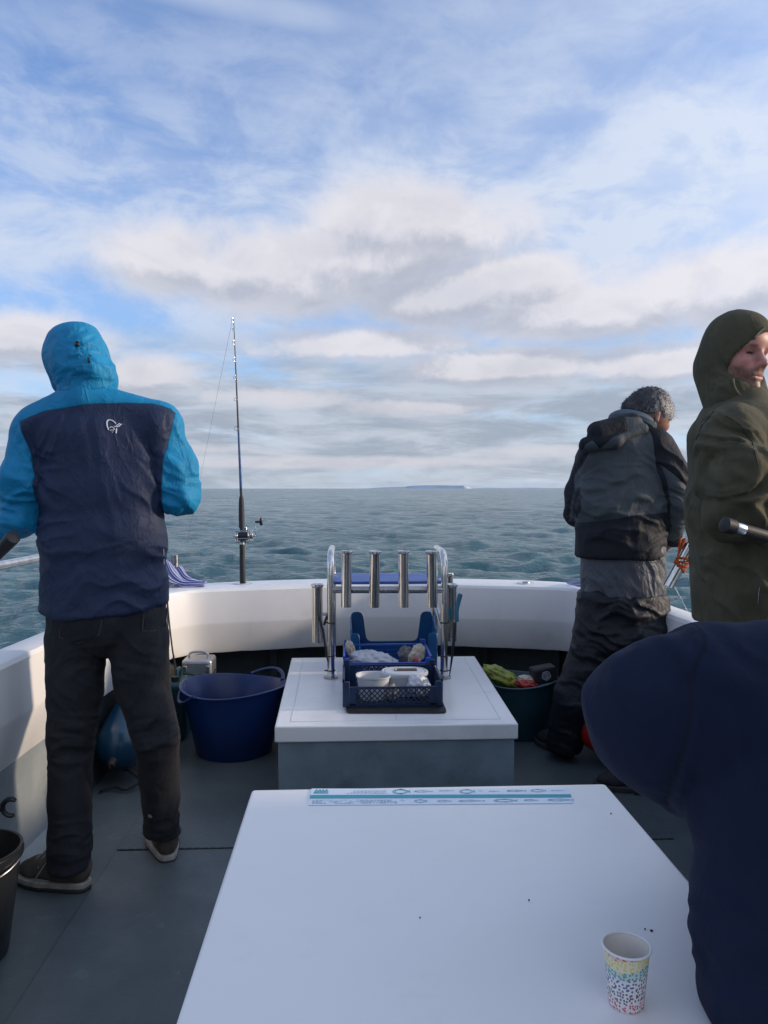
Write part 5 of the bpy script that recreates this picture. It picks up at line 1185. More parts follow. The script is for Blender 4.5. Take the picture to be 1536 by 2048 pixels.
# ============ the grey haired man
def grey_man():
    P = thing('person', tuple(W(1200, 1530, 3.6)), 'grey haired person in charcoal jacket and black waterproof trousers bending over the bow rail', 'person'); P.location.z = 0
    d = 3.62
    torso = [(w(1238, 905, d), w(1240, 1000, d), (.165, .135), (.205, .150)), (w(1240, 1000, d), w(1240, 1108, d), (.205, .155), (.205, .165)), (w(1262, 860, d+.02), w(1248, 900, d), (.085, .08), (.15, .12)), (w(1190, 915, d), w(1300, 895, d), .080, .085)]
    larm = [(w(1178, 920, d+.06), w(1155, 985, d+.10), .068, .058), (w(1155, 985, d+.10), w(1153, 1028, d+.14), .058, .052), (w(1153, 1028, d+.14), w(1210, 1050, d+.36), .050, .038)]
    rarm = [(w(1312, 893, d-.06), w(1340, 950, d-.08), .078, .078), (w(1340, 950, d-.08), w(1351, 1010, d-.06), .078, .072), (w(1351, 1010, d-.06), w(1344, 1078, d+.06), .070, .040)]
    hips = [(w(1246, 1105, d), w(1246, 1185, d), (.195, .150), (.195, .155))]
    legs = [(w(1246, 1195, d), w(1244, 1262, d-.01), (.210, .165), (.215, .165)),
            (w(1200, 1285, d), w(1152, 1395, d+.02), (.120, .13), (.098, .11)), (w(1152, 1395, d+.02), w(1124, 1505, d+.08), (.098, .11), (.074, .085)),
            (w(1290, 1285, d-.04), w(1296, 1420, d-.14), (.115, .13), (.10, .11)), (w(1296, 1420, d-.14), w(1290, 1555, d-.22), (.098, .11), (.08, .085))]
    hc = w(1298, 816, d+.02)
    head = [(w(1262, 860, d+.02), w(1288, 830, d+.02), .062, .060)]
    S = make([(q[0], q[1], np.array(q[2])*.8, np.array(q[3])*.8)+tuple(q[4:]) for q in torso+larm+rarm+hips+legs]+head, .006, extra=(w(1190, 860, d)-.1, w(1360, 760, d)+.2))
    S.ball(hc, (.094, .082, .088), k=.02); S.seg(w(1312, 832, d+.03), w(1322, 848, d+.07), (.062, .060), (.040, .045), side=RT, k=.03)
    ec = w(1314.5, 834, d-.055); S.seg(ec+UP*.020+RT*.003, ec-UP*.018, (.012, .010), (.009, .008), side=RT, k=.006); S.ball(ec+RT*.004-FW*.011+UP*.003, (.007, .006, .014), k=.004, op='s')
    hand(S, rarm[-1][1], A((-.35, .5, -.6)), A((-1, 0, 0)), FW, 1.0, .95, k=.008); hand(S, larm[-1][1], A((.6, .6, -.2)), A((0, 0, -1)), FW, 1.0, .95, k=.008)
    S.cut(lambda X, Y, Z: .12-Z)
    implicit('body', S, M['skin'], P, color=lambda V: np.where((V[:, 2] > w(0, 850, d)[2])[:, None], (.46, .23, .17), (.42, .20, .15)), it=1)
    # hair
    S = SDF(hc-.14, hc+.14, .0042); S.ball(hc+UP*.004, (.103, .091, .096), k=.01); S.seg(w(1262, 815, d+.0), w(1270, 826, d+.0), .045, .042, k=.03); S.seg(w(1326, 820, d+.04), w(1333, 832, d+.05), (.034, .06), (.018, .045), side=RT, k=.03)
    ln = lambda X, Y, Z: (w(1310, 838, d)[2]+.0+.22*(X-w(1310, 0, d)[0])*0-Z)
    def cutf(X, Y, Z):
        t = (X-w(1245, 0, d)[0])/.23
        zl = w(1300, 838, d)[2]+np.interp(np.clip(t, 0, 1).ravel(), [0, .25, .5, .62, .72, .80, 1], [.022, .022, .018, .030, .028, -.012, -.022]).reshape(t.shape); return zl-Z
    S.cut(cutf, k=.008)
    hm, g, b = principled('grey_hair'); tc = g.node('ShaderNodeTexCoord').outputs['Object']; x, y, z = g.sep(tc)
    st = g.noise(g.vm('MULTIPLY', tc, (1.4, 1.4, .5)), 75, 5, .75, 1.5); lowr = g.m('ADD', g.m('MULTIPLY', g.m('SUBTRACT', x, float(hc[0])), 4.5), g.m('MULTIPLY', g.m('SUBTRACT', float(hc[2]), z), 4.0)); k = g.m('ADD', st, g.m('MULTIPLY', lowr, .30))
    g.put(b.inputs['Base Color'], g.mix(g.ss(k, .44, .66), (.045, .043, .050), (.52, .49, .47))); b.inputs['Roughness'].default_value = .6
    bn = g.node('ShaderNodeBump'); bn.inputs['Distance'].default_value = .004; g.put(bn.inputs['Height'], st); g.l.new(bn.outputs[0], b.inputs['Normal'])
    Hh = implicit('hair', S, hm, P, disp=lambda V, N: (fbm(V*np.array((70, 70, 28)), 3)-.5)*.014, it=1, it2=0)
    # loose strands
    vs = [v.co.copy() for v in Hh.data.vertices]; ns = [v.normal.copy() for v in Hh.data.vertices]; rnd = random.Random(4); mb = MB()
    for i in range(1300):
        k = rnd.randrange(len(vs)); p = vs[k]; n = ns[k]; flow = Vector((.5, .1, -.8))-n*n.dot(Vector((.5, .1, -.8))); t = (flow.normalized()+Vector((rnd.gauss(0, .35), rnd.gauss(0, .35), rnd.gauss(0, .35)))+n*.28).normalized(); L = rnd.uniform(.009, .019)
        mb.tube([p-n*.001, p+t*L*.5+n*.003, p+t*L+n*.001], [.0007, .0006, .0002], 3, cap=False)
    fr = Vector(w(1338, 822, d+.03))
    for i in range(16):
        s_ = fr+Vector((rnd.gauss(0, .008), rnd.gauss(0, .02), rnd.gauss(0, .018))); t = Vector((rnd.uniform(.4, 1), rnd.gauss(0, .2), rnd.uniform(-.6, .7))).normalized(); L = rnd.uniform(.015, .045); mb.tube([s_, s_+t*L*.5+Vector((0, 0, -.003)), s_+t*L+Vector((0, 0, rnd.uniform(-.012, .01)))], [.0008, .0006, .0003], 3, cap=False)
    mb.build('hair_strands', hm, P, merge=False)
    # jacket
    S = make(torso+larm+rarm, .0062, k=.035); zh = w(1240, 1113, d)[2]; x0 = w(1240, 0, d)[0]
    S.cut(lambda X, Y, Z: np.where(Z < w(0, 1070, d)[2], np.where((X > w(1338, 0, d)[0]), -1, zh-Z), -1), k=.004)
    poly = [w(x, y, d)[[0, 2]] for x, y in [(1168, 905), (1180, 880), (1225, 862), (1283, 853), (1287, 905), (1292, 945), (1306, 985), (1317, 1024), (1240, 1030), (1150, 1046), (1151, 1000), (1153, 960), (1160, 925)]]
    poly2 = [w(x, y, d)[[0, 2]] for x, y in [(1296, 930), (1318, 950), (1345, 972), (1366, 1020), (1372, 1060), (1352, 1085), (1338, 1080), (1322, 1030), (1312, 985)]]
    def panel(V): return np.maximum(poly_sd(V[:, 0], V[:, 2], poly), poly_sd(V[:, 0], V[:, 2], poly2)-0)
    sp = [(w(1345, 1010, d-.12), .10, (.3, 0, 1), .036, .007), (w(1225, 1010, d-.14), .17, (.08, 0, 1), .050, .009), (w(1345, 1060, d-.05), .06, (.2, 0, 1), .024, .005), (w(1305, 1075, d-.14), .10, (-.5, 0, 1), .035, .005), (w(1150, 1020, d+.03), .08, (.1, 0, 1), .034, .005), (w(1200, 960, d-.1), .16, (1, 0, -.8), .06, .006), (w(1325, 930, d-.12), .10, (1, 0, .7), .05, .005)]
    fab = fabric('jacket_shell_dark', (.006, .008, .014), (.058, .070, .078), rough=.72, crinkle=.0014, cscale=17, var=.1)
    implicit('jacket', S, fab, P, disp=lambda V, N: drape(V, .008, 7, (1, .8, .6), 3, 1.1, -.5)+folds(V, sp)*1.3-.003*np.exp(-(panel(V)/.007)**2), attrs={'panel': panel})
    S = make([(w(1196, 866, d-.10), w(1262, 850, d-.07), (.052, .050), (.050, .055)), (w(1172, 890, d-.10), w(1232, 884, d-.135), (.040, .032), (.036, .028)), (w(1225, 885, d-.135), w(1286, 858, d-.10), (.022, .030), (.022, .028))], .0052, k=.018)
    polyh = [w(x, y, d)[[0, 2]] for x, y in [(1148, 912), (1152, 892), (1165, 884), (1180, 900), (1200, 880), (1232, 866), (1232, 838), (1250, 838), (1300, 842), (1300, 870), (1240, 898), (1200, 912)]]
    implicit('hood', S, fabric('folded_hood', (.006, .008, .014), (.058, .070, .078), rough=.75, crinkle=.0012, cscale=22), P, disp=lambda V, N: drape(V, .005, 12, (.7, .8, 1.3), 3, 4.1, .4), attrs={'panel': lambda V: poly_sd(V[:, 0], V[:, 2], polyh)})
    cc = Vector(w(1264, 846, d+.02)); Rm = Matrix.Rotation(math.radians(18), 3, 'Y') @ Matrix.Rotation(math.radians(-14), 3, 'X')
    for nm, dz, r, tr, c in (('collar', .0, .088, .026, (.10, .13, .16)), ('collar_rim', .028, .082, .007, (.010, .013, .022))):
        mb = MB(); mb.tube([cc+Rm @ Vector((math.cos(t)*r, math.sin(t)*r*.95, dz)) for t in [k*PI/16 for k in range(32)]], tr, 10, close=True); mb.build(nm, fabric(nm+'_cloth', c, rough=.8), P)
    # lower trousers
    S = make(hips, .0062, k=.03); S.cut(lambda X, Y, Z: w(0, 1196, d)[2]-Z)
    implicit('under_trousers', S, fabric('grey_nylon', (.062, .068, .084), rough=.5, crinkle=.002, cscale=17, sheen=.0), P, disp=lambda V, N: drape(V, .007, 8, (1.1, .8, .7), 3, 6.1, .6)+folds(V, [(w(1215, 1180, d-.15), .09, (1, 0, .5), .04, .008), (w(1312, 1160, d-.1), .10, (1, 0, .1), .024, .004)]))
    S = make(legs, .0066, k=.035); zt = w(0, 1188, d)[2]; zb = .055
    S.cut(lambda X, Y, Z: np.maximum(Z-(zt+.015*np.sin(X*22)), zb-Z), k=.01)
    sp = [(w(1240, 1225, d-.15), .17, (.1, 0, 1), .046, .013), (w(1190, 1300, d-.1), .12, (.3, 0, 1), .045, .010), (w(1285, 1290, d-.15), .12, (-.2, 0, 1), .045, .010), (w(1150, 1400, d-.1), .12, (.4, 0, 1), .05, .007), (w(1126, 1490, d), .10, (.1, 0, 1), .04, .007), (w(1290, 1500, d-.3), .14, (0, 0, 1), .045, .007)]
    implicit('waterproof_trousers', S, fabric('black_waterproof', (.005, .007, .012), rough=.55, crinkle=.002, cscale=15, sheen=.0), P, disp=lambda V, N: drape(V, .007, 7, (.9, .8, 1.0), 3, 8.1, .1)+folds(V, sp))
    shoe(P, w(1142, 1515, 3.70), -RT*.35+FW*.9, .29, up=(.03, .032, .036), mid=(.04, .042, .045), laces=False, name='boot')
    shoe(P, w(1330, 1580, 3.30), -RT*.98+FW*.12, .30, up=(.018, .018, .02), mid=(.03, .03, .03), laces=False, name='boot')
grey_man()
# ============ the man in the olive hooded jacket
def olive_man():
    P = thing('person', tuple(W(1470, 1790, 2.45)), 'bearded person in olive green hooded jacket looking back from the starboard side', 'person'); P.location.z = 0
    d = 2.40
    yaw = math.radians(29); f = RT*math.sin(yaw)-FW*math.cos(yaw); f = f-UP*.04; f /= np.linalg.norm(f); r = np.cross(f, UP); r /= np.linalg.norm(r); u = np.cross(r, f)
    tilt = math.radians(4); r, u = r*math.cos(tilt)+u*math.sin(tilt), u*math.cos(tilt)-r*math.sin(tilt)   # small sideways tilt
    em = w(1514, 708, d-.075); O = em-f*.086                                    # head centre at eye level
    L = lambda a, b, c: O+r*a+f*b+u*c
    torso = [(w(1470, 880, d), w(1475, 1010, d), (.205, .124), (.200, .130), FW), (w(1475, 1010, d), w(1480, 1240, d), (.200, .128), (.205, .122), FW), (w(1474, 815, d), w(1466, 870, d), (.10, .085), (.17, .11), FW), (w(1458, 865, d-.16), w(1474, 862, d+.16), .072, .072)]
    rarm = [(w(1462, 872, d-.18), w(1470, 960, d-.22), .074, .072), (w(1470, 960, d-.22), w(1478, 1022, d-.22), .070, .068), (w(1478, 1022, d-.22), w(1590, 1030, d-.20), .066, .050)]
    larm = [(w(1486, 872, d+.18), w(1520, 990, d+.20), .07, .062), (w(1520, 990, d+.20), w(1640, 1000, d+.05), .06, .045)]
    legs = [(w(1484, 1225, d), w(1484, 1300, d), (.155, .098), (.165, .11), FW), (w(1490, 1310, d-.10), w(1520, 1520, d-.08), .095, .075), (w(1520, 1520, d-.08), w(1520, 1760, d-.05), .072, .060), (w(1474, 1310, d+.10), w(1450, 1500, d+.18), .095, .075), (w(1450, 1500, d+.18), w(1432, 1655, d+.26), .072, .060)]
    neck = [(L(0, -.03, -.06), w(1474, 850, d), .062, .066)]
    zs = np.concatenate([np.arange(-.05, O[2]-.17, .010), np.arange(O[2]-.17, O[2]+.16, .0034)]).astype(np.float32)
    lo = np.minimum.reduce([w(1380, 1000, d)-.05, O-.16, w(1440, 1700, d-.3)-.1, w(1400, 1700, d+.4)-.2]); hi = np.maximum.reduce([w(1700, 1000, d+.4)+.1, O+.16])
    def axis(l, h, c):
        return np.unique(np.concatenate([np.arange(l, c-.13, .009), np.arange(c-.13, c+.13, .0034), np.arange(c+.13, h, .009)])).astype(np.float32)
    S = SDF(lo, hi, .005, axes=[axis(lo[0], hi[0], O[0]), axis(lo[1], hi[1], O[1]), zs])
    for q in torso+rarm+larm+legs: S.seg(q[0], q[1], tuple(np.ravel([q[2]])*.8) if not np.isscalar(q[2]) else q[2]*.8, tuple(np.ravel([q[3]])*.8) if not np.isscalar(q[3]) else q[3]*.8, side=q[4] if len(q) > 4 else RT, k=.03)
    for q in neck: S.seg(*q[:4], k=.03)
    rot = np.stack([r, f, u], 1)
    S.ball(L(0, .0, .028), (.076, .088, .088), rot, k=.02); S.seg(L(0, .028, -.03), L(0, .052, -.082), (.062, .060), (.044, .036), side=r, k=.03)
    for s in (-1, 1):
        S.ball(L(.036*s, .056, -.028), (.028, .030, .026), rot, k=.02); S.ball(L(.050*s, .015, -.070), (.022, .04, .03), rot, k=.025)
        S.ball(L(.073*s, -.01, -.01), (.010, .018, .028), rot, k=.01)
    S.seg(L(-.042, .074, .020), L(.042, .074, .020), (.014, .013), (.014, .013), side=u, k=.014)
    S.ball(L(0, .078, .045), (.05, .03, .035), rot, k=.03)
    for s in (-1, 1): S.ball(L(.031*s, .100, -.001), (.017, .014, .011), rot, k=.008, op='s'); S.ball(L(.031*s, .0735, -.001), (.0135, .0135, .0125), rot, k=.004)
    for s in (-1, 1): S.seg(L(.020*s, .089, -.002), L(.043*s, .084, -.003), (.0016, .006), (.0016, .006), side=u, k=.003, op='s'); S.seg(L(.018*s, .090, .018), L(.046*s, .082, .021), (.006, .006), (.005, .006), side=u, k=.008)
    S.seg(L(0, .086, .012), L(0, .108, -.026), (.0085, .011), (.0125, .013), side=r, k=.012)
    S.ball(L(0, .114, -.031), (.0115, .011, .010), rot, k=.008)
    for s in (-1, 1): S.ball(L(.012*s, .101, -.036), (.0085, .011, .008), rot, k=.006)
    S.ball(L(0, .080, -.058), (.034, .024, .024), rot, k=.02)
    S.seg(L(-.021, .094, -.064), L(.021, .094, -.064), (.0045, .006), (.0045, .006), side=u, k=.005); S.seg(L(-.017, .094, -.074), L(.017, .094, -.074), (.006, .007), (.006, .007), side=u, k=.005)
    S.seg(L(-.023, .106, -.069), L(.023, .106, -.069), (.0014, .008), (.0014, .008), side=u, k=.003, op='s')
    S.ball(L(0, .080, -.100), (.022, .022, .018), rot, k=.016)
    hand(S, rarm[-1][1], RT+FW*.1, -UP, FW, .9, k=.008); hand(S, larm[-1][1], RT-FW*.3, -UP, -FW, .9, k=.008)
    S.cut(lambda X, Y, Z: .11-Z)
    def col(V):
        q = V-O; a, b_, c = q@r, q@f, q@u; C = np.tile((.50, .225, .175), (len(V), 1)).astype(float)
        def blend(m, k): C[:] = C*(1-m[:, None])+np.array(k)*m[:, None]
        blend(np.exp(-((np.abs(a)-.038)**2+(c+.028)**2)/.022**2)*.45*(b_ > .03), (.55, .16, .13))
        n = fbm(V*160, 2)
        beard = np.clip((-.048-c+.35*np.maximum(0, np.abs(a)-.028)*1.0)/.012, 0, 1)*(b_ > -.03)*np.clip((c+.16)/.02, 0, 1); mus = np.exp(-((c+.053)/.0075)**2)*(np.abs(a) < .032)*(b_ > .07)
        blend(np.clip(np.maximum(beard*.72, mus*.8)*(.6+.8*n), 0, .85)*(1-np.exp(-((c+.069)/.008)**2)*(np.abs(a) < .024)), (.13, .065, .035))
        blend(np.exp(-((c+.069)/.0072)**2)*(np.abs(a) < .022)*(b_ > .08)*.7, (.42, .13, .12)); blend(np.exp(-((c+.069)/.0018)**2)*(np.abs(a) < .024)*(b_ > .08)*.8, (.08, .02, .02))
        for s in (-1, 1):
            blend(np.exp(-((a-.034*s)/.016)**4-((c-.018-.05*(.02-abs(0)))/.0048)**2)*.9*(b_ > .06), (.09, .045, .03))
            blend(np.exp(-((a-.031*s)/.0125)**4-((c+.001)/.0050)**2)*1.0*(b_ > .05), (.02, .012, .012)); blend(np.exp(-((a-.031*s)/.013)**4-((c+.010)/.006)**2)*.3*(b_ > .05), (.32, .14, .12))
        return C
    implicit('body', S, M['skin'], P, color=col, it=1)
    # hood with a face opening
    hc = L(0, .002, .018)
    S = SDF(O-.26, O+.24, .0045); S.ball(hc, (.095, .104, .114), rot, k=.025); S.seg(L(0, -.03, -.04), w(1472, 815, d), (.078, .085), (.098, .085), side=r, k=.04); S.seg(L(0, .04, -.095), w(1492, 818, d-.02), (.078, .045), (.085, .06), side=r, k=.03); S.ball(L(0, .02, .075), (.07, .08, .055), rot, k=.04)
    sg_ = 1 if r.dot(RT) > 0 else -1; ca, sa = math.cos(.42), math.sin(.42); r2 = r*ca-u*sa*sg_; u2 = u*ca+r*sa*sg_; rot2 = np.stack([r2, f, u2], 1)
    S.ball(L(.010*sg_, .150, -.016), (.066, .125, .096), rot2, k=.010, op='s'); S.ball(L(.006*sg_, .050, -.010), (.074, .072, .096), rot2, k=.008, op='s')
    olive = (.075, .068, .040)
    fabm = fabric('olive_cotton', olive, rough=.9, crinkle=.0010, cscale=16, var=.12, wear=(.125, .112, .070))
    Hd = implicit('hood', S, fabm, P, disp=lambda V, N: drape(V, .0045, 8, (.8, .8, .8), 3, 5.5, .9)+folds(V, [(w(1440, 760, d-.08), .06, (1, 0, 1), .030, .005), (w(1450, 790, d-.08), .05, (.3, 0, 1), .024, .005)]))
    tr = [(1536, 658), (1512, 685), (1490, 711), (1477, 730), (1473, 748), (1473, 766), (1479, 780), (1492, 790), (1508, 795), (1522, 795)]
    bvh = BVHTree.FromPolygons([v.co for v in Hd.data.vertices], [tuple(p.vertices) for p in Hd.data.polygons])
    # jacket
    S = make(torso+rarm+larm, .0055, k=.035); zh = w(0, 1247, d)[2]; S.cut(lambda X, Y, Z: zh+.01*np.sin(Y*9)-Z, k=.004)
    sp = [(w(1455, 905, d-.27), .10, (1, 0, .8), .045, .006), (w(1490, 985, d-.29), .09, (.8, 0, 1), .032, .006), (w(1470, 930, d-.28), .13, (1, 0, .55), .055, .009), (w(1500, 1010, d-.28), .10, (1, 0, -.6), .04, .008), (w(1410, 1030, d-.1), .13, (1, 0, .35), .060, .006), (w(1500, 960, d-.28), .08, (.6, 0, 1), .04, .007), (w(1460, 1120, d-.15), .18, (1, 0, .4), .07, .006), (w(1440, 850, d-.2), .08, (.5, 0, 1), .035, .004)]
    xs_ = w(1420, 0, d)[0]
    J = implicit('jacket', S, fabm, P, disp=lambda V, N: drape(V, .0095, 6.0, (1, 1, .6), 3, 2.9, .55)+drape(V, .003, 13, (1, 1, .7), 2, 5.9, -.6)+folds(V, sp)*1.9, it=2)
    def on(o, x, y, dd=.002):
        di = (W(x, y, 1.0)-CAM).normalized(); h = (bvh if o is Hd else bj).ray_cast(CAM, di); return (h[0]-di*dd) if h[0] else W(x, y, d-.1)
    bj = BVHTree.FromPolygons([v.co for v in J.data.vertices], [tuple(p.vertices) for p in J.data.polygons])
    sm = mat('olive_seam', (.035, .034, .02), .9)
    for pts in (((1428, 822), (1405, 850), (1392, 880)), ((1452, 832), (1480, 850), (1505, 885), (1516, 930))):
        c = []
        for i in range(len(pts)-1): c += [on(J, pts[i][0]+(pts[i+1][0]-pts[i][0])*t/5, pts[i][1]+(pts[i+1][1]-pts[i][1])*t/5, .0) for t in range(5)]
        mb = MB(); mb.tube(c+[on(J, *pts[-1], 0)], .0020, 5); mb.build('seam', sm, P)
    mb = MB(); mb.tube([on(J, 1519, 1175, .001), on(J, 1517, 1188, .003), on(J, 1516, 1207, .002)], .0018, 6); mb.build('zip_pull', M['hook'], P)
    rim = [];
    for (x, y) in [(1530, 655), (1520, 664), (1508, 678), (1496, 694), (1485, 710), (1475, 724), (1469, 742), (1467, 758), (1469, 772), (1476, 785), (1488, 795)]:
        best = None
        for k in range(0, 26, 2):
            di = (W(x-k*.8, y-k*.3, 1.0)-CAM).normalized(); h = bvh.ray_cast(CAM, di)
            if h[0] is not None and h[1].dot(di) < -.25: best = h[0]-di*.001; break
        if best is not None: rim.append(best)
    if len(rim) > 4: mb = MB(); mb.tube(spline(rim, 4), .0032, 7); mb.build('hood_rim', mat('hood_binding', (.17, .155, .11), .9), P)
    mb = MB(); mb.ell(on(Hd, 1486, 796, .004), (.006, .006, .006), None, 8, 6); mb.build('cord_end', M['steel_dull'], P)
    S = make(legs, .008, k=.03); S.cut(lambda X, Y, Z: .05-Z)
    implicit('trousers', S, fabric('black_trousers', (.010, .011, .014), rough=.8), P, disp=lambda V, N: drape(V, .006, 8, (1, 1, .8), 3, 3.1))
    shoe(P, w(1390, 1690, 2.68), RT*.97+FW*.15, .29, up=(.015, .015, .017), mid=(.02, .02, .02), laces=False, name='boot')
    shoe(P, w(1480, 1760, 2.36), RT*.97+FW*.1, .29, up=(.015, .015, .017), mid=(.02, .02, .02), laces=False, name='boot')
    mb = MB(); q = w(0, 1234, d)[2]; mb.tube([Vector(w(1478, 1240, d))+Vector(FW*math.cos(t)*.158+RT*math.sin(t)*.100) for t in [k*PI/14 for k in range(28)]], .010, 8, close=True, flat=1.6); mb.build('belt', M['black'], P)
    rd = thing('fishing_rod', tuple(W(1450, 1050, 2.05)), 'black rod grip with a silver ring under the arm of the bearded person', 'fishing rod')
    a = W(1449, 1049, 2.03); b = W(1560, 1080, 2.10); dr = (b-a).normalized(); mb = MB(); mb.tube([a-dr*.006, a, a+dr*.03, a+dr*.034], [.010, .0205, .0205, .017], 16); mb.tube([a+dr*.062, a+dr*.30], .0165, 14); mb.build('butt_grip', M['black'], rd)
    mb = MB(); mb.tube([a+dr*.032, a+dr*.036, a+dr*.060, a+dr*.064], [.0165, .0175, .0175, .0165], 18); mb.build('ferrule', M['hook'], rd)
    mb = MB(); mb.tube([a+dr*.29, a+dr*.9, a+dr*2.2], [.009, .006, .002], 8); mb.build('blank', M['black_gloss'], rd)
olive_man()
# ============ the person in the navy sweatshirt sitting on the table corner
def navy_person():
    P = thing('person', tuple(W(1640, 2040, 1.06)), 'person in navy sweatshirt sitting on the table corner, only arm and back in view', 'person')
    d = 1.06
    torso = [(w(1650, 1440, d), w(1662, 1580, d), (.172, .115), (.172, .12)), (w(1662, 1580, d), w(1672, 1800, d), (.172, .12), (.172, .13)), (w(1672, 1800, d), w(1675, 2000, d-.02), (.176, .135), (.180, .145)),
             (w(1655, 1372, d+.02), w(1655, 1440, d+.01), (.11, .080), (.162, .11)), (w(1455, 1368, d), w(1800, 1368, d), .062, .064), (w(1540, 1318, d-.01), w(1680, 1312, d), .036, .05)]
    larm = [(w(1440, 1366, d+.01), w(1376, 1385, d+.03), .066, .074), (w(1400, 1400, d+.03), w(1296, 1420, d+.06), .084, .070), (w(1296, 1420, d+.06), w(1300, 1462, d+.07), .074, .070), (w(1298, 1440, d+.06), w(1368, 1500, d+.10), .076, .078), (w(1368, 1500, d+.10), w(1470, 1590, d+.24), .072, .05)]
    rarm = [(w(1830, 1370, d), w(1880, 1520, d+.05), .07, .065), (w(1880, 1520, d+.05), w(1760, 1640, d+.28), .06, .045)]
    hip = A(W(1655, 2040, d)); hip[2] = TZ+.09; k1 = A((hip[0]-.02, hip[1]+.43, .64)); k2 = A((hip[0]+.16, hip[1]+.41, .64)); a1 = A((k1[0]+.06, k1[1]+.03, .09)); a2 = A((k2[0]+.05, k2[1]+.03, .09))
    k1[0] = max(k1[0], .56); a1[0] = .57
    legs = [(hip-RT*.03, hip+RT*.03, (.17, .12), (.17, .12)), (hip+A((.02, .05, 0)), k1, .085, .065), (hip+A((.11, .03, 0)), k2, .085, .065), (k1, a1, .062, .048), (k2, a2, .062, .048)]
    legs[0] = (hip-UP*.0, hip+UP*.04, (.17, .13), (.17, .13))
    hc = w(1735, 1190, d+.14)
    head = [(w(1650, 1320, d+.02), w(1715, 1230, d+.10), .058, .056), (hc, hc+A((.0, .02, .01)), (.078, .095), (.075, .09))]
    S = make([(q[0], q[1], np.array(q[2])*.8, np.array(q[3])*.8) for q in torso+larm+rarm+legs]+head, .009, extra=(w(1450, 1600, d+.3)-.1, w(1760, 1600, d+.4)+.1))
    hand(S, larm[-1][1], larm[-1][1]-larm[-1][0], (0, 0, -1), RT, .8, k=.01); hand(S, rarm[-1][1], rarm[-1][1]-rarm[-1][0], (0, 0, -1), -RT, .8, k=.01)
    S.cut(lambda X, Y, Z: .11-Z)
    implicit('body', S, M['skin'], P, color=lambda V: np.tile((.42, .24, .18), (len(V), 1)))
    S = SDF(hc-.15, hc+.15, .006); S.ball(hc+UP*.012, (.09, .105, .10), k=.01); S.cut(lambda X, Y, Z: np.maximum(hc[2]-.03-Z, Y-hc[1]-.06)); implicit('hair', S, mat('dark_hair', (.03, .022, .018), .6, bump=.003, bs=70), P)
    S = make(torso+larm+rarm, .0056, k=.045); zb = TZ+.0; S.cut(lambda X, Y, Z: zb+.004-Z)
    seamx = [w(x, y, d)[[0, 2]] for x, y in [(1385, 1240), (1372, 1278), (1352, 1305), (1342, 1360), (1337, 1430), (1331, 1500), (1331, 1556), (1348, 1610), (1372, 1650), (1160, 1700), (1100, 1300)]]
    def sm(V): return poly_sd(V[:, 0], V[:, 2], seamx)
    sp = [(w(1370, 1300, d-.06), .08, (.6, 0, 1), .045, .006), (w(1255, 1350, d-.02), .07, (1, 0, .9), .035, .005), (w(1380, 1870, d-.05), .10, (.15, 0, 1), .085, .010), (w(1420, 1950, d-.08), .14, (.5, 0, 1), .08, .005), (w(1480, 1560, d-.1), .15, (1, 0, .4), .10, .004), (w(1340, 1560, d), .08, (.7, 0, 1), .045, .005)]
    fab = fabric('navy_sweatshirt', (.0070, .0130, .037), (.00701, .0130, .037), rough=.95, crinkle=.0008, cscale=9, var=.08, sheen=.0, fine=.0006, vs=5)
    implicit('sweatshirt', S, fab, P, disp=lambda V, N: drape(V, .0085, 5.2, (1, 1, .6), 3, 6.6, .55)+drape(V, .0025, 14, (1, 1, .6), 2, 2.6, -.5)+folds(V, sp)*1.35-.004*np.exp(-(sm(V)/.006)**2)+.0025*np.exp(-((sm(V)+.012)/.008)**2), attrs={'panel': sm}, it=3)
    S = make(legs, .008, k=.03); S.cut(lambda X, Y, Z: .05-Z); S.cut(lambda X, Y, Z: np.where((X < .44) & (Y < 1.9), TZ+.002-Z, -1))
    implicit('trousers', S, fabric('dark_trousers', (.015, .016, .022), rough=.9), P, disp=lambda V, N: drape(V, .005, 8, (1, 1, .8), 3, 3.9))
    for a_ in (a1, a2): shoe(P, a_-FW*.05, FW, .28, up=(.02, .02, .022), mid=(.05, .05, .05), laces=False, name='boot')
navy_person()
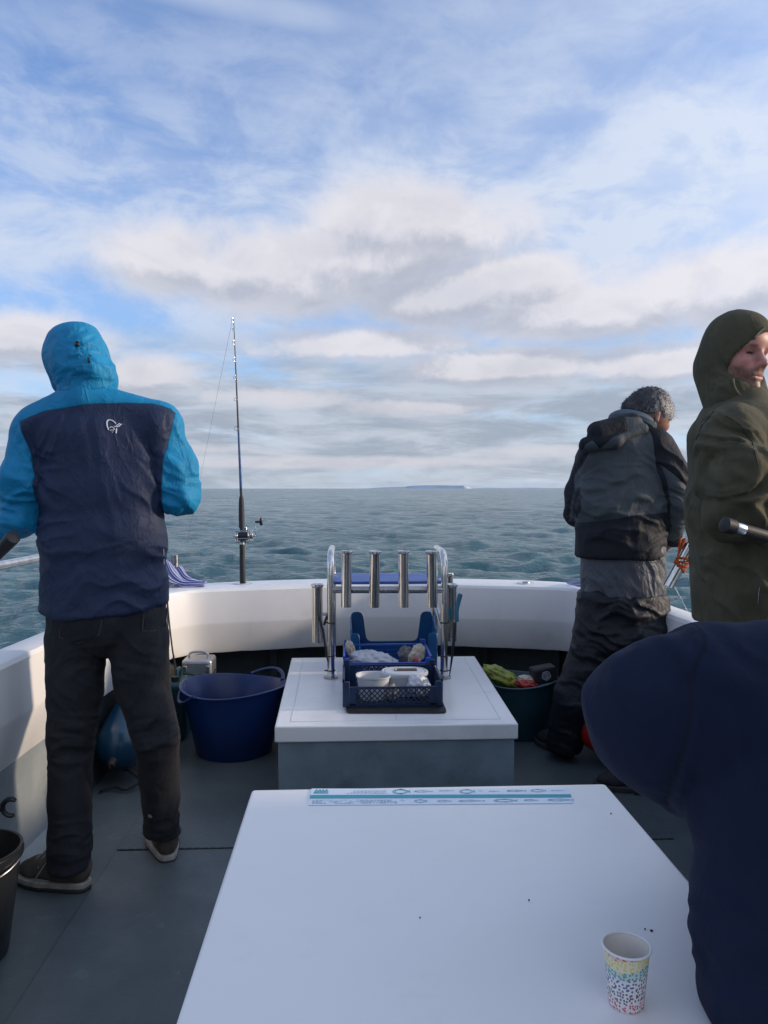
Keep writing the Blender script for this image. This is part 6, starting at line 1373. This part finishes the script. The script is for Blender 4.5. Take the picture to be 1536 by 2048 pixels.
# ------------------------------------------------------------------ starboard rail, clamped holder, orange cord, line of modelled glints
mb = MB(); a = W(1352, 1089, 3.42); b = W(1392, 1094, 3.25); c = W(1560, 1120, 2.75); mb.tube(spline([a, b, c, c+Vector((.02, -.6, 0)), c+Vector((.03, -1.3, 0))], 6), .0125, 12)
ft = Vector((CO[10].x*0+1.36, 3.18, .733)); q = W(1392, 1094, 3.25)
for t_ in (c, c+Vector((.03, -1.2, 0))): mb.tube([Vector((t_.x+.0, t_.y, t_.z)), Vector((1.38, t_.y, .733))], .012, 10)
mb.build('grab_rail', M['black'], boat)
hld = MB(); p0 = W(1337, 1173, 3.32); p1 = W(1386, 1086, 3.30); dr = (p1-p0).normalized(); hld.capb = hld.capt = False
rot = dr.to_track_quat('Z', 'Y').to_matrix(); L = (p1-p0).length+.03
hld.lathe([(.0195, .0), (.0195, L-.01), (.024, L), (.0265, L-.003), (.0225, L-.012), (.0225, 0), (.0195, 0)], p0, 24, rot); hld.build('rod_holder', M['steel'], boat)
cd = MB()
for k in range(5):
    c0 = p0+dr*(.095+k*.009); tx = rot @ Vector((1, 0, 0)); ty = rot @ Vector((0, 1, 0)); cd.tube([c0+(tx*math.cos(t)+ty*math.sin(t))*.0265+dr*(.010*math.sin(t+k)) for t in [j*PI/10 for j in range(20)]], .0052, 7, close=True)
for k in range(2): cd.tube(spline([p0+dr*.10+ty*.0-Vector((.02, .02, 0)), p0+dr*.15+Vector((-.045, -.03, .01)), p0+dr*.20+Vector((-.06+.02*k, -.03, .03)), W(1353, 1088, 3.38)+Vector((.01*k, -.02, .008)), W(1362, 1083, 3.36)+Vector((0, -.02, .008)), W(1358, 1096, 3.34), p0+dr*.19+Vector((.0, -.03, 0)), p0+dr*.12+Vector((.02, -.02, 0))], 7), .0045, 7)
tag(cd.build('cord', M['orange'], None), 'orange cord lashed round the steel rod holder at the starboard rail', 'cord')
rd = thing('fishing_rod', tuple(p1), 'dark rod tip end standing in the steel holder lashed with orange cord', 'fishing rod'); mb = MB(); mb.tube([p1-dr*.12, p1+dr*.02, p1+dr*.45], [.013, .011, .009], 10); mb.build('butt_grip', M['black'], rd)
mb = MB()  # glints put in as small white dots along a thin line
for k in range(13):
    p = Vector(W(1347+k*2.1, 1170+k*3.9, 3.40)); mb.ell(p+Vector((random.gauss(0, .001), 0, 0)), (.0016, .0016, .0045), None, 6, 4)
mb.tube([W(1347, 1168, 3.4), W(1375, 1222, 3.4)], .0006, 4); tag(mb.build('glint_line', mat('glint_dots', (.8, .8, .8), .15), None), 'thin line with white dots standing in for glints below the steel rod holder', 'line')

GROUPS = {'person': 'people aboard the boat', 'fishing rod': 'fishing rods', 'crate': 'plastic crates on the deck box', 'speck': 'specks on the table top', 'fender': 'fenders under the side decks'}
for o in bpy.data.objects:
    if o.parent is None and o.get('category') in GROUPS: o['group'] = GROUPS[o['category']]
for o in bpy.data.objects:
    if o.parent is None and o.name.startswith('flexible_tub'): o['group'] = 'flexible tubs on the deck'
